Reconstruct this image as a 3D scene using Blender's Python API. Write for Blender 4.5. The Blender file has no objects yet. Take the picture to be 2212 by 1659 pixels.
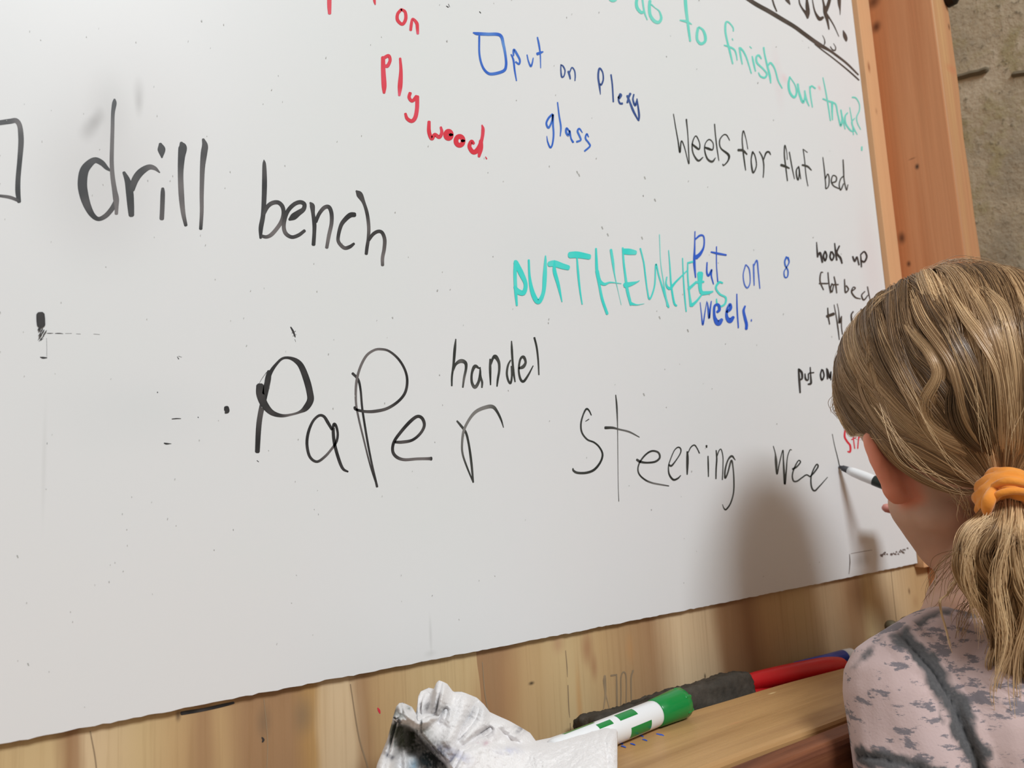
import bpy, bmesh, math, random
import numpy as np
from mathutils import Vector
sc = bpy.context.scene
COL = sc.collection
random.seed(7); RNG = np.random.default_rng(7)

# ------------------------------------------------------------------ camera
FPX, CX, CY = 1650.0, 1106.0, 829.5
CAM = np.array([0.0, -0.42, 1.05])
zv = np.array([400-CX, 12245+CY, -FPX]); zv /= np.linalg.norm(zv)
xv = np.array([3524-CX, -(908-CY), -FPX]); xv -= xv.dot(zv)*zv; xv /= np.linalg.norm(xv)
yv = np.cross(zv, xv)
ROT = np.array([xv, yv, zv])
CR, CU, CF = ROT[:, 0], ROT[:, 1], -ROT[:, 2]
cam = bpy.data.cameras.new('camera'); cam_o = bpy.data.objects.new('camera', cam); COL.objects.link(cam_o)
from mathutils import Matrix
M = Matrix(ROT.tolist()).to_4x4(); M.translation = Vector(CAM.tolist()); cam_o.matrix_world = M
cam.sensor_fit = 'HORIZONTAL'; cam.sensor_width = 36.0; cam.lens = FPX*36/2212
cam.clip_start = 0.01; cam.clip_end = 60
cam.dof.use_dof = True; cam.dof.focus_distance = 0.47; cam.dof.aperture_fstop = 13.0
sc.camera = cam_o

# ------------------------------------------------------------------ light
w = bpy.data.worlds.new('world'); sc.world = w; w.use_nodes = True
w.node_tree.nodes['Background'].inputs[0].default_value = (1.0, 0.90, 0.80, 1)
w.node_tree.nodes['Background'].inputs[1].default_value = 0.40
def area(name, loc, target, power, size, sizey, col):
    l = bpy.data.lights.new(name, 'AREA'); l.energy = power; l.shape = 'RECTANGLE'; l.size = size; l.size_y = sizey; l.color = col
    o = bpy.data.objects.new(name, l); COL.objects.link(o); o.location = loc
    o.rotation_euler = (Vector(target)-Vector(loc)).to_track_quat('-Z', 'Y').to_euler(); return o
area('window_light', (0.10, -2.75, 3.5), (0.50, 0, 1.0), 106, 1.15, 0.75, (0.915, 0.97, 1.0))
sc.view_settings.view_transform = 'Standard'; sc.view_settings.look = 'None'
sc.view_settings.gamma = 1.0; sc.view_settings.exposure = 0.0; sc.view_settings.use_curve_mapping = False

# ------------------------------------------------------------------ pixel -> world helpers
def ray(px, py): return ROT @ np.array([(px-CX)/FPX, -(py-CY)/FPX, -1.0])
def onY(px, py, Y=0.0):
    d = ray(px, py); return CAM + d*(Y-CAM[1])/d[1]
def onX(px, py, X):
    d = ray(px, py); return CAM + d*(X-CAM[0])/d[0]
def onZ(px, py, Z):
    d = ray(px, py); return CAM + d*(Z-CAM[2])/d[2]
def at(px, py, dep): return CAM + ray(px, py)*dep
def projv(P):
    q = (np.asarray(P)-CAM) @ ROT
    return np.stack([CX + FPX*q[:, 0]/-q[:, 2], CY - FPX*q[:, 1]/-q[:, 2]], 1)
def s2l(c):
    return tuple((x/255/12.92 if x/255 <= .04045 else ((x/255+.055)/1.055)**2.4) for x in c)

# ------------------------------------------------------------------ materials
class NT:
    def __init__(s, name):
        s.m = bpy.data.materials.new(name); s.m.use_nodes = True; s.t = s.m.node_tree; s.b = s.t.nodes['Principled BSDF']
    def n(s, typ, **kw):
        nd = s.t.nodes.new(typ)
        for k, v in kw.items(): setattr(nd, k, v)
        return nd
    def l(s, a, b): s.t.links.new(a, b)
    def coord(s, scale=(1, 1, 1), rot=(0, 0, 0), loc=(0, 0, 0), kind='Object'):
        tc = s.n('ShaderNodeTexCoord'); mp = s.n('ShaderNodeMapping')
        mp.inputs['Scale'].default_value = scale; mp.inputs['Rotation'].default_value = rot; mp.inputs['Location'].default_value = loc
        s.l(tc.outputs[kind], mp.inputs[0]); return mp.outputs[0]
    def noise(s, vec, scale, detail=4, rough=.5, dist=0):
        nd = s.n('ShaderNodeTexNoise'); nd.inputs['Scale'].default_value = scale; nd.inputs['Detail'].default_value = detail
        nd.inputs['Roughness'].default_value = rough; nd.inputs['Distortion'].default_value = dist
        if vec is not None: s.l(vec, nd.inputs['Vector'])
        return nd.outputs['Fac']
    def ramp(s, fac, stops, interp='LINEAR'):
        r = s.n('ShaderNodeValToRGB'); r.color_ramp.interpolation = interp
        e = r.color_ramp.elements
        while len(e) < len(stops): e.new(0.5)
        for i, (p, c) in enumerate(stops):
            e[i].position = p; e[i].color = (*c, 1) if len(c) == 3 else c
        s.l(fac, r.inputs[0]); return r.outputs[0]
    def mix(s, fac, a, b, mode='MIX'):
        m = s.n('ShaderNodeMix', data_type='RGBA', blend_type=mode)
        if isinstance(fac, (int, float)): m.inputs[0].default_value = fac
        else: s.l(fac, m.inputs[0])
        for v, i in ((a, 6), (b, 7)):
            if isinstance(v, tuple): m.inputs[i].default_value = (*v, 1) if len(v) == 3 else v
            else: s.l(v, m.inputs[i])
        return m.outputs[2]
    def math(s, op, a, b=None, clamp=False):
        m = s.n('ShaderNodeMath', operation=op, use_clamp=clamp)
        for v, i in ((a, 0), (b, 1)):
            if v is None: continue
            if isinstance(v, (int, float)): m.inputs[i].default_value = v
            else: s.l(v, m.inputs[i])
        return m.outputs[0]
    def spot(s, p, rad):                # 1 at p, falling to 0 at the ellipsoid of radii rad
        tc = s.n('ShaderNodeTexCoord'); su = s.n('ShaderNodeVectorMath', operation='SUBTRACT'); s.l(tc.outputs['Object'], su.inputs[0])
        su.inputs[1].default_value = tuple(p)
        dv = s.n('ShaderNodeVectorMath', operation='DIVIDE'); s.l(su.outputs[0], dv.inputs[0]); dv.inputs[1].default_value = tuple(rad)
        ln = s.n('ShaderNodeVectorMath', operation='LENGTH'); s.l(dv.outputs[0], ln.inputs[0])
        mr = s.n('ShaderNodeMapRange', interpolation_type='SMOOTHSTEP'); s.l(ln.outputs[1], mr.inputs[0])
        mr.inputs[1].default_value = 0; mr.inputs[2].default_value = 1; mr.inputs[3].default_value = 1; mr.inputs[4].default_value = 0
        return mr.outputs[0]
    def bump(s, h, strength=.3, dist=.001):
        b = s.n('ShaderNodeBump'); b.inputs['Strength'].default_value = strength; b.inputs['Distance'].default_value = dist
        s.l(h, b.inputs['Height']); s.l(b.outputs[0], s.b.inputs['Normal'])
    def base(s, c):
        if isinstance(c, tuple): s.b.inputs['Base Color'].default_value = (*c, 1)
        else: s.l(c, s.b.inputs['Base Color'])
    def set(s, **kw):
        for k, v in kw.items(): s.b.inputs[k].default_value = v
        return s

def plain(name, rgb, rough=.5, spec=.5, metal=0, vary=.06):
    t = NT(name); c = s2l(rgb)
    f = t.noise(t.coord(), 60, 3)
    t.base(t.mix(f, tuple(x*(1-vary) for x in c), tuple(min(1, x*(1+vary)) for x in c)))
    t.set(**{'Roughness': rough, 'Specular IOR Level': spec, 'Metallic': metal}); return t.m

def attr_mat(name, rough=.5, spec=.3, sss=0, bumpscale=0, bumpstr=.2, sheen=0):
    t = NT(name); a = t.n('ShaderNodeVertexColor'); a.layer_name = 'Col'
    c = a.outputs[0]
    t.base(c); t.set(**{'Roughness': rough, 'Specular IOR Level': spec})
    if sss:
        t.b.inputs['Subsurface Weight'].default_value = sss; t.b.inputs['Subsurface Radius'].default_value = (1.0, .35, .2); t.b.inputs['Subsurface Scale'].default_value = .006
    if sheen: t.b.inputs['Sheen Weight'].default_value = sheen
    if bumpscale: t.bump(t.noise(t.coord(), bumpscale, 4), bumpstr, .001)
    return t.m

def wood(name, axis, stops, streak=30, along=1.2, seed=0., spots=(), rough=.6, fine=.12, cracks=0):
    """axis: 0/1/2 = direction the grain runs along"""
    t = NT(name)
    sv = [streak]*3; sv[axis] = along
    v = t.coord(scale=tuple(sv), loc=(seed, seed*1.7, seed*.6))
    n1 = t.noise(v, 1.0, 3, .5, .6)
    col = t.ramp(n1, stops)
    sv2 = [streak*14]*3; sv2[axis] = along*6
    n2 = t.noise(t.coord(scale=tuple(sv2)), 1.0, 3, .6)
    col = t.mix(t.math('MULTIPLY', t.math('SUBTRACT', n2, .35, True), fine*4), col, (.30, .20, .12), 'MULTIPLY')
    for p, rad, c, amt in spots:
        f = t.math('MULTIPLY', t.spot(p, rad), amt)
        col = t.mix(f, col, s2l(c))
    t.base(col); t.set(**{'Roughness': rough, 'Specular IOR Level': .3})
    t.bump(n2, .25, .0006)
    return t.m

# ------------------------------------------------------------------ object helpers
def setp(o, label=None, cat=None, group=None, kind=None):
    if label: o['label'] = label
    if cat: o['category'] = cat
    if group: o['group'] = group
    if kind: o['kind'] = kind
    return o
def thing(name, loc, label, cat, group=None):
    o = bpy.data.objects.new(name, None); COL.objects.link(o); o.location = tuple(loc); o.empty_display_size = .02
    return setp(o, label, cat, group)
def link(name, me, mat, parent=None, smooth=False, **kw):
    o = bpy.data.objects.new(name, me); COL.objects.link(o)
    if mat is not None: me.materials.append(mat)
    if smooth: me.polygons.foreach_set('use_smooth', [True]*len(me.polygons))
    if parent is not None:
        o.parent = parent
        inv = parent.location.copy()                           # mesh parents sit at the world origin, Empties at their thing's base
        o.matrix_parent_inverse = Matrix.Translation(-inv)     # vertices are given in world space; parents only translate
    return setp(o, **kw)
def worldmat(mat): return mat
def mesh(name, V, F, cols=None):
    me = bpy.data.meshes.new(name); me.from_pydata([tuple(map(float, v)) for v in V], [], [tuple(int(i) for i in f) for f in F]); me.update()
    if cols is not None: setcol(me, cols)
    return me
def setcol(me, cols):
    a = me.color_attributes.new('Col', 'FLOAT_COLOR', 'POINT'); c = np.ones((len(me.vertices), 4), np.float32); c[:, :3] = np.asarray(cols)[:, :3]
    a.data.foreach_set('color', c.ravel())
def fastmesh(name, V, F, cols=None):       # F: (n,4) int array
    V = np.asarray(V, np.float32); F = np.asarray(F, np.int32); k = F.shape[1]
    me = bpy.data.meshes.new(name); me.vertices.add(len(V)); me.vertices.foreach_set('co', V.ravel())
    me.loops.add(F.size); me.loops.foreach_set('vertex_index', F.ravel())
    me.polygons.add(len(F)); me.polygons.foreach_set('loop_start', np.arange(0, F.size, k, dtype=np.int32))
    me.polygons.foreach_set('loop_total', np.full(len(F), k, np.int32)); me.update(calc_edges=True)
    if cols is not None: setcol(me, cols)
    return me
def boxmesh(name, a, b, bevel=.0, seg=2, jitter=0, cuts=0):
    bm = bmesh.new(); bmesh.ops.create_cube(bm, size=1)
    a = np.array(a, float); b = np.array(b, float)
    for v in bm.verts: v.co = Vector(((a+b)/2 + (b-a)*np.array(v.co)).tolist())
    if bevel: bmesh.ops.bevel(bm, geom=bm.edges[:], offset=bevel, segments=seg, affect='EDGES', profile=.5)
    if cuts: bmesh.ops.subdivide_edges(bm, edges=[e for e in bm.edges if e.calc_length() > max(b-a)*.4], cuts=cuts, use_grid_fill=True)
    if jitter:
        for v in bm.verts: v.co += Vector(RNG.normal(0, jitter, 3).tolist())
    me = bpy.data.meshes.new(name); bm.to_mesh(me); bm.free(); return me
def frame(d):
    d = np.array(d, float); d /= np.linalg.norm(d); u = np.cross(d, [0, 0, 1.0])
    if np.linalg.norm(u) < 1e-3: u = np.cross(d, [1.0, 0, 0])
    u /= np.linalg.norm(u); return d, u, np.cross(d, u)
def lathe(name, p0, p1, prof, seg=32, cols=None):
    """prof: list of (t, r) along p0->p1, closed at both ends"""
    p0, p1 = np.array(p0, float), np.array(p1, float); d, u, v = frame(p1-p0)
    V, F = [], []
    for t, r in prof:
        for k in range(seg):
            a = 2*math.pi*k/seg; V.append(p0+(p1-p0)*t+(u*math.cos(a)+v*math.sin(a))*r)
    for i in range(len(prof)-1):
        for k in range(seg): F.append((i*seg+k, i*seg+(k+1) % seg, (i+1)*seg+(k+1) % seg, (i+1)*seg+k))
    F.append(tuple(range(seg))[::-1]); F.append(tuple((len(prof)-1)*seg+k for k in range(seg)))
    return mesh(name, V, F)
def capsule_bm(bm, p0, r0, p1, r1, seg=14):
    """tapered capsule, closed"""
    p0, p1 = np.array(p0, float), np.array(p1, float); d, u, v = frame(p1-p0 if np.linalg.norm(p1-p0) > 1e-6 else [0, 0, 1])
    rings = [(p0, r0, a) for a in np.linspace(-math.pi/2, 0, 5)[1:]] + [(p1, r1, a) for a in np.linspace(0, math.pi/2, 5)[:-1]]
    vs = []
    for c, r, a in rings:
        vs.append([bm.verts.new((c + d*r*math.sin(a) + (u*math.cos(t)+v*math.sin(t))*r*math.cos(a)).tolist()) for t in np.linspace(0, 2*math.pi, seg, endpoint=False)])
    A = bm.verts.new((p0-d*r0).tolist()); B = bm.verts.new((p1+d*r1).tolist())
    for i in range(len(vs)-1):
        for k in range(seg): bm.faces.new((vs[i][k], vs[i][(k+1) % seg], vs[i+1][(k+1) % seg], vs[i+1][k]))
    for k in range(seg):
        bm.faces.new((A, vs[0][(k+1) % seg], vs[0][k])); bm.faces.new((B, vs[-1][k], vs[-1][(k+1) % seg]))
def ellipsoid_bm(bm, c, ax, seg=24):
    """ax: 3 axis vectors with their radii as length"""
    bm2 = bmesh.ops.create_uvsphere(bm, u_segments=seg, v_segments=seg//2, radius=1)
    A = np.array(ax).T
    for v in bm2['verts']: v.co = Vector((np.array(c) + A @ np.array(v.co)).tolist())
def remesh(bm, voxel, smooth_iter=4, smooth_f=.5):
    bmesh.ops.recalc_face_normals(bm, faces=bm.faces[:])
    me = bpy.data.meshes.new('tmp'); bm.to_mesh(me); bm.free()
    o = bpy.data.objects.new('tmp', me); COL.objects.link(o)
    r = o.modifiers.new('r', 'REMESH'); r.mode = 'VOXEL'; r.voxel_size = voxel
    s = o.modifiers.new('s', 'SMOOTH'); s.factor = smooth_f; s.iterations = smooth_iter
    dg = bpy.context.evaluated_depsgraph_get(); ev = o.evaluated_get(dg)
    out = bpy.data.meshes.new_from_object(ev, preserve_all_data_layers=False, depsgraph=dg)
    bpy.data.objects.remove(o); bpy.data.meshes.remove(me)
    return out
def verts_np(me):
    a = np.empty(len(me.vertices)*3, np.float32); me.vertices.foreach_get('co', a); return a.reshape(-1, 3).astype(float)
def set_verts(me, V): me.vertices.foreach_set('co', np.asarray(V, np.float32).ravel()); me.update()
def normals_np(me):
    a = np.empty(len(me.vertices)*3, np.float32); me.vertices.foreach_get('normal', a); return a.reshape(-1, 3).astype(float)
def vnoise(P, freq, seed=0):
    """cheap smooth pseudo noise -1..1"""
    r = np.random.default_rng(seed); out = np.zeros(len(P))
    for i in range(6):
        k = r.normal(0, 1, 3); k *= freq*(.6+.9*r.random())/np.linalg.norm(k)*2*math.pi
        out += np.sin(P @ k + r.random()*6.28 + 1.3*np.sin(P @ (k[[1, 2, 0]]*.7) + r.random()*6))
    return out/3
def catmull(pts, n=10, closed=False):
    P = np.array(pts, float)
    if len(P) < 3 and not closed:
        t = np.linspace(0, 1, n+1)[:, None]; return P[0]*(1-t)+P[-1]*t
    Q = np.vstack([2*P[0]-P[1], P, 2*P[-1]-P[-2]]); out = []
    for i in range(1, len(Q)-2):
        for t in np.linspace(0, 1, n, endpoint=False):
            a, b, c, d = Q[i-1], Q[i], Q[i+1], Q[i+2]
            out.append(.5*((2*b)+(-a+c)*t+(2*a-5*b+4*c-d)*t*t+(-a+3*b-3*c+d)*t**3))
    out.append(Q[-2]); return np.array(out)

# ================================================================== STRUCTURE
def conc(name, dark=1.0, spec=()):
    t = NT(name); v = t.coord()
    n = t.noise(v, 9, 6, .6); n2 = t.noise(v, 120, 5, .65); n3 = t.noise(v, 32, 4, .6)
    c = t.ramp(n, [(.30, tuple(x*dark for x in s2l((146, 138, 122)))), (.5, tuple(x*dark for x in s2l((172, 160, 138)))), (.72, tuple(x*dark for x in s2l((190, 178, 158))))])
    c = t.mix(t.ramp(n3, [(.52, (0, 0, 0)), (.66, (1, 1, 1))]), c, tuple(x*dark for x in s2l((158, 148, 118))))
    c = t.mix(t.ramp(n2, [(.58, (0, 0, 0)), (.70, (.8, .8, .8))]), c, tuple(x*dark for x in s2l((104, 96, 80))))
    c = t.mix(t.ramp(t.noise(v, 130, 3, .5), [(.64, (0, 0, 0)), (.72, (.6, .6, .6))]), c, s2l((176, 168, 152)))
    t.base(c); t.set(**{'Roughness': .9, 'Specular IOR Level': .15}); t.bump(t.math('ADD', n2, n3), .55, .003); return t.m
CONC = conc('rough_concrete', 1.38); 
def rough_wall(name, a, b, nrm_axis, nu=60, nv=60):
    """solid slab with a gently uneven front face"""
    return boxmesh(name, a, b, 0)
XW = 1.02
def concrete_wall():
    # slab plus uneven face: grid over Y,Z, displaced along X
    ny, nz = 120, 160
    ys = np.linspace(-1.6, 0.12, ny); zs = np.linspace(0.0, 2.6, nz)
    Y, Z = np.meshgrid(ys, zs, indexing='ij'); P = np.stack([np.zeros(Y.size), Y.ravel(), Z.ravel()], 1)
    D = vnoise(P, 2.3, 3)*.003 + vnoise(P, 9, 4)*.0012
    rough = np.clip((1.42-P[:, 2])*3, 0, 1); D += vnoise(P, 18, 5)*.0025*rough
    P[:, 0] = XW - D
    F = [(i*nz+j, i*nz+j+1, (i+1)*nz+j+1, (i+1)*nz+j) for i in range(ny-1) for j in range(nz-1)]
    n0 = len(P); B = P.copy(); B[:, 0] = XW+.15; V = np.vstack([P, B])
    F += [tuple(n0+k for k in f[::-1]) for f in F[:]]
    rim = [i*nz for i in range(ny)] + [(ny-1)*nz+j for j in range(1, nz)] + [i*nz+nz-1 for i in range(ny-2, -1, -1)] + [j for j in range(nz-2, 0, -1)]
    for a, b in zip(rim, rim[1:]+rim[:1]): F.append((a, b, n0+b, n0+a))
    return mesh('wall_right', V, F)
wr = link('wall_right', concrete_wall(), CONC, smooth=True, kind='structure')
for seg in ([(2068, 166), (2080, 163), (2096, 158), (2112, 155), (2126, 150)], [(2190, 160), (2204, 158), (2240, 154)]):
    P = [onX(x, y, XW-.004) for x, y in seg]; bm = bmesh.new()
    for a, b in zip(P, P[1:]): capsule_bm(bm, a+np.array([.0035, 0, 0]), .0042, b+np.array([.0035, 0, 0]), .0042, 6)
    me = bpy.data.meshes.new('c'); bm.to_mesh(me); bm.free()
    link('mortar_crack', me, plain('crack_dark', (116, 106, 88), .95, .1), wr)
link('wall_back', boxmesh('wall_back', (-2.0, .12, 0), (1.17, .27, 2.6)), CONC, kind='structure')
link('floor', boxmesh('floor', (-2.2, -3.2, -.1), (1.17, .27, 0)), conc('floor_concrete', .8), kind='structure')

# ------------------------------------------------------------------ plywood backing
def plywood_mat():
    t = NT('plywood'); tc = t.n('ShaderNodeTexCoord'); sx = t.n('ShaderNodeSeparateXYZ'); t.l(tc.outputs['Object'], sx.inputs[0])
    v = t.coord(scale=(6, 1, 2.2)); wob = t.noise(v, 1.6, 4, .55)
    X = t.math('ADD', sx.outputs[0], t.math('MULTIPLY', t.math('SUBTRACT', wob, .5), .045))
    def xp(px, py=1520): return (onY(px, py, .004)[0]+.10)/.95
    L, Mi, D, O, P = s2l((205, 178, 133)), s2l((194, 161, 117)), s2l((165, 129, 94)), s2l((184, 144, 89)), s2l((215, 189, 152))
    b = [(-300, Mi), (60, L), (130, L), (165, D), (185, D), (200, P), (300, L), (380, Mi), (430, D), (470, Mi), (540, D), (600, D), (630, D), (670, O), (690, P), (745, P), (760, D), (800, Mi), (900, L), (1030, L), (1045, D), (1085, D), (1130, Mi), (1225, L), (1300, Mi), (1420, D)]
    b2 = [(1470, P), (1545, P), (1575, D), (1625, D), (1660, Mi), (1750, L), (1800, P), (1850, D), (1875, D), (1900, L), (1930, P), (2000, Mi)]
    mrf = t.n('ShaderNodeMapRange'); t.l(X, mrf.inputs[0]); mrf.inputs[1].default_value = -.10; mrf.inputs[2].default_value = .85
    st1 = [(max(0, xp(p)), c) for p, c in b]; st2 = [(min(1, xp(p, 1450)), c) for p, c in b2]
    allst = st1+st2
    half = 20
    A = t.ramp(mrf.outputs[0], allst[:half]); B = t.ramp(mrf.outputs[0], allst[half:])
    th = (allst[half-1][0]+allst[half][0])/2
    stp = t.math('GREATER_THAN', mrf.outputs[0], th)
    c = t.mix(stp, A, B)
    fine = t.noise(t.coord(scale=(420, 1, 9)), 1, 4, .6)
    c = t.mix(t.ramp(fine, [(.50, (0, 0, 0)), (.80, (.30, .30, .30))]), c, s2l((140, 104, 66)))
    med = t.noise(t.coord(scale=(90, 1, 2.5)), 1, 3, .6)
    c = t.mix(t.ramp(med, [(.55, (0, 0, 0)), (.85, (.3, .3, .3))]), c, s2l((170, 132, 84)))
    for px, py, rx, rz, col, am in [(570, 1560, .006, .012, (112, 96, 80), .45), (655, 1545, .009, .016, (118, 104, 88), .5), (385, 1546, .002, .004, (70, 50, 40), .7), (1964, 1277, .003, .005, (110, 80, 55), .8), (1978, 1300, .008, .01, (176, 140, 100), .6), (1300, 1640, .003, .002, (60, 50, 40), .3), (1148, 1476, .0035, .0018, (50, 40, 30), .9), (1523, 1461, .0015, .0035, (60, 40, 30), .9), (1268, 1400, .008, .018, (168, 124, 90), .8), (1283, 1440, .005, .014, (166, 122, 88), .7), (1205, 1390, .008, .010, (182, 140, 108), .6), (1252, 1530, .004, .040, (196, 146, 92), .6), (1360, 1400, .006, .016, (188, 140, 92), .5), (1040, 1560, .012, .05, (172, 126, 86), .5), (1100, 1500, .014, .05, (178, 132, 90), .35)]:
        c = t.mix(t.math('MULTIPLY', t.spot(onY(px, py, .004), (rx, .05, rz)), am), c, s2l(col))
    t.base(c); t.set(**{'Roughness': .62, 'Specular IOR Level': .3}); t.bump(fine, .2, .0004); return t.m
PLY = plywood_mat()
ply = link('plywood_panel', boxmesh('ply', (-1.1, .004, .62), (.795, .016, 1.95), .0008), PLY,
           label='pale plywood backing panel showing below the whiteboard', cat='panel')

WOODA = wood('fir_red', 2, [(.30, s2l((194, 126, 84))), (.45, s2l((204, 138, 94))), (.58, s2l((212, 148, 104))), (.72, s2l((198, 130, 86)))], 26, 1.0, 3.1,
             spots=[(onX(1893, 58, .795), (.05, .008, .010), (88, 48, 30), .9), (onX(1887, 4, .795), (.05, .012, .012), (98, 56, 34), .85),
                    (onX(1981, 360, .795), (.05, .0035, .005), (46, 34, 28), .95), (onX(1948, 514, .795), (.05, .006, .010), (80, 48, 34), .85),
                    (onX(1963, 570, .795), (.05, .0035, .005), (84, 50, 34), .9), (onX(1970, 343, .795), (.05, .006, .0015), (120, 70, 46), .6)], fine=.10)
def post_mesh():
    # rounded profile in X,Y extruded along Z with a waney front right edge
    nz = 90; zs = np.linspace(0, 2.4, nz)
    prof = [(.795, .0), (.795, -.0690), (.7953, -.0700), (.7965, -.0710), (.8260, -.0710), (.8290, -.0700), (.8305, -.0680), (.8305, .116), (.795, .116)]
    V = []
    for z in zs:
        wane = .0012*math.sin(z*31)+.0015*math.sin(z*13+1)+.0008*math.sin(z*67)
        for i, (x, y) in enumerate(prof):
            V.append((x+(wane if i in (4, 5, 6) else 0), y+(abs(wane)*.8 if i in (5, 6) else 0), z))
    k = len(prof); F = [(a*k+i, a*k+(i+1) % k, (a+1)*k+(i+1) % k, (a+1)*k+i) for a in range(nz-1) for i in range(k)]
    F += [tuple(range(k))[::-1], tuple((nz-1)*k+i for i in range(k))]
    return mesh('post', V, F)
post = link('timber_post', post_mesh(), WOODA, label='reddish timber stud post standing right of the whiteboard', cat='post')
post.data.materials.append(wood('fir_sapwood_lit', 2, [(.3, s2l((214, 176, 124))), (.5, s2l((196, 148, 104))), (.7, s2l((186, 128, 92)))], 40, 1.0, 9,
        spots=[(onY(2098, 560, -.071), (.0022, .05, .004), (60, 40, 26), .95), (onY(2056, 150, -.071), (.02, .05, .008), (190, 120, 84), .6), (onY(2050, 58, -.071), (.003, .05, .006), (90, 56, 34), .9)]))
for p in post.data.polygons:
    c = p.center
    if abs(p.normal.y) > .5 and c.y < -.06: p.material_index = 1  # paler sapwood front, its brightness from facing the light put into the colour
# black bolt head by the top of the post
bz = onY(2054, -4, -.075)
bolt = link('bolt', lathe('bolt', bz+np.array([0, .02, 0]), bz+np.array([0, -.006, 0]), [(0, .003), (.6, .003), (.62, .0085), (.9, .0085), (1, .006)], 20), plain('black_iron', (40, 32, 26), .4, .5, .6), smooth=False,
            label='dark bolt head at the top of the timber post', cat='bolt')

batten = link('batten', boxmesh('batten', (.7705, -.006, .942), (.795, .004, 2.0), .0006), 
     wood('pine_light', 2, [(.3, s2l((208, 160, 118))), (.55, s2l((216, 168, 124))), (.75, s2l((204, 152, 108)))], 34, .8, 5,
          spots=[(onY(1877, 145, -.006), (.004, .05, .010), (150, 92, 58), .85), (onY(1893, 240, -.006), (.003, .01, .006), (150, 104, 70), .5)], fine=.06),
     label='thin pale wooden batten between whiteboard and post', cat='trim')
nail = onY(2010, 1287, -.004)

# ------------------------------------------------------------------ whiteboard
def board_mat():
    t = NT('whiteboard_face'); v = t.coord()
    n = t.noise(v, 3.5, 4, .55); n2 = t.noise(v, 14, 4, .6)
    c = t.ramp(n, [(.3, (.735, .755, .760)), (.5, (.750, .755, .770)), (.7, (.760, .755, .765))])
    c = t.mix(t.ramp(n2, [(.55, (0, 0, 0)), (.75, (.35, .35, .35))]), c, (.72, .755, .76))
    # smears left by wiping ink away
    for px, py, rx, rz, am, col in [(205, 262, .004, .006, .30, (120, 118, 118)), (196, 274, .005, .007, .28, (120, 118, 118)), (215, 250, .004, .007, .24, (124, 122, 122)), (186, 288, .005, .007, .20, (130, 128, 128)), (235, 235, .014, .03, .14, (140, 138, 138)), (190, 400, .04, .06, .14, (150, 146, 146)), (265, 330, .05, .09, .12, (160, 150, 150)), (300, 200, .004, .012, .2, (130, 126, 126)),
                              (300, 225, .003, .010, .2, (130, 126, 126)), (1680, 165, .012, .05, .10, (220, 150, 160)), (1770, 190, .004, .004, .5, (230, 130, 140)), (1695, 170, .008, .008, .25, (230, 160, 170)),
                              (930, 1370, .0016, .016, .22, (150, 152, 150)), (930, 1412, .006, .003, .15, (150, 152, 150)), (95, 1000, .0015, .04, .12, (150, 152, 150)),
                              (300, 890, .06, .03, .06, (150, 170, 175)), (1200, 560, .09, .06, .05, (150, 185, 190)), (1880, 560, .03, .09, .12, (214, 170, 170)), (1860, 1210, .022, .009, .28, (120, 112, 104)), (1850, 900, .03, .05, .12, (214, 176, 176))]:
        c = t.mix(t.math('MULTIPLY', t.spot(onY(px, py), (rx, .05, rz)), am), c, s2l(col))
    # faint streak of dry ink where a wet cloth was dragged
    t.base(c); t.set(**{'Roughness': .38, 'Specular IOR Level': .25}); t.bump(t.noise(v, 7, 2), .05, .002); return t.m
def board_mesh():
    rng = np.random.default_rng(2)
    bot = [(-.62, .9485)]; xs = np.linspace(-.6, .770, 420)
    for x in xs: bot.append((x, .9467+.0009*math.sin(x*5+2)+rng.normal(0, .00016)))
    out = bot + [(.7705, 1.9), (-.62, 1.9)]
    n = len(out); V = [(x, 0, z) for x, z in out]+[(x, .0035, z) for x, z in out]
    F = [tuple(range(n)), tuple(range(2*n-1, n-1, -1))]+[(i, n+i, n+(i+1) % n, (i+1) % n) for i in range(n)]
    return mesh('board', V, F)
BOARD = thing('whiteboard', (.08, 0, .947), 'large glossy whiteboard covered in coloured handwriting, rough cut lower edge', 'whiteboard')
bp = link('panel', board_mesh(), board_mat(), BOARD)
bp.data.materials.append(plain('hardboard_edge', (112, 92, 76), .9, .1))
for p in bp.data.polygons:
    if abs(p.normal.y) < .5: p.material_index = 1

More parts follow.
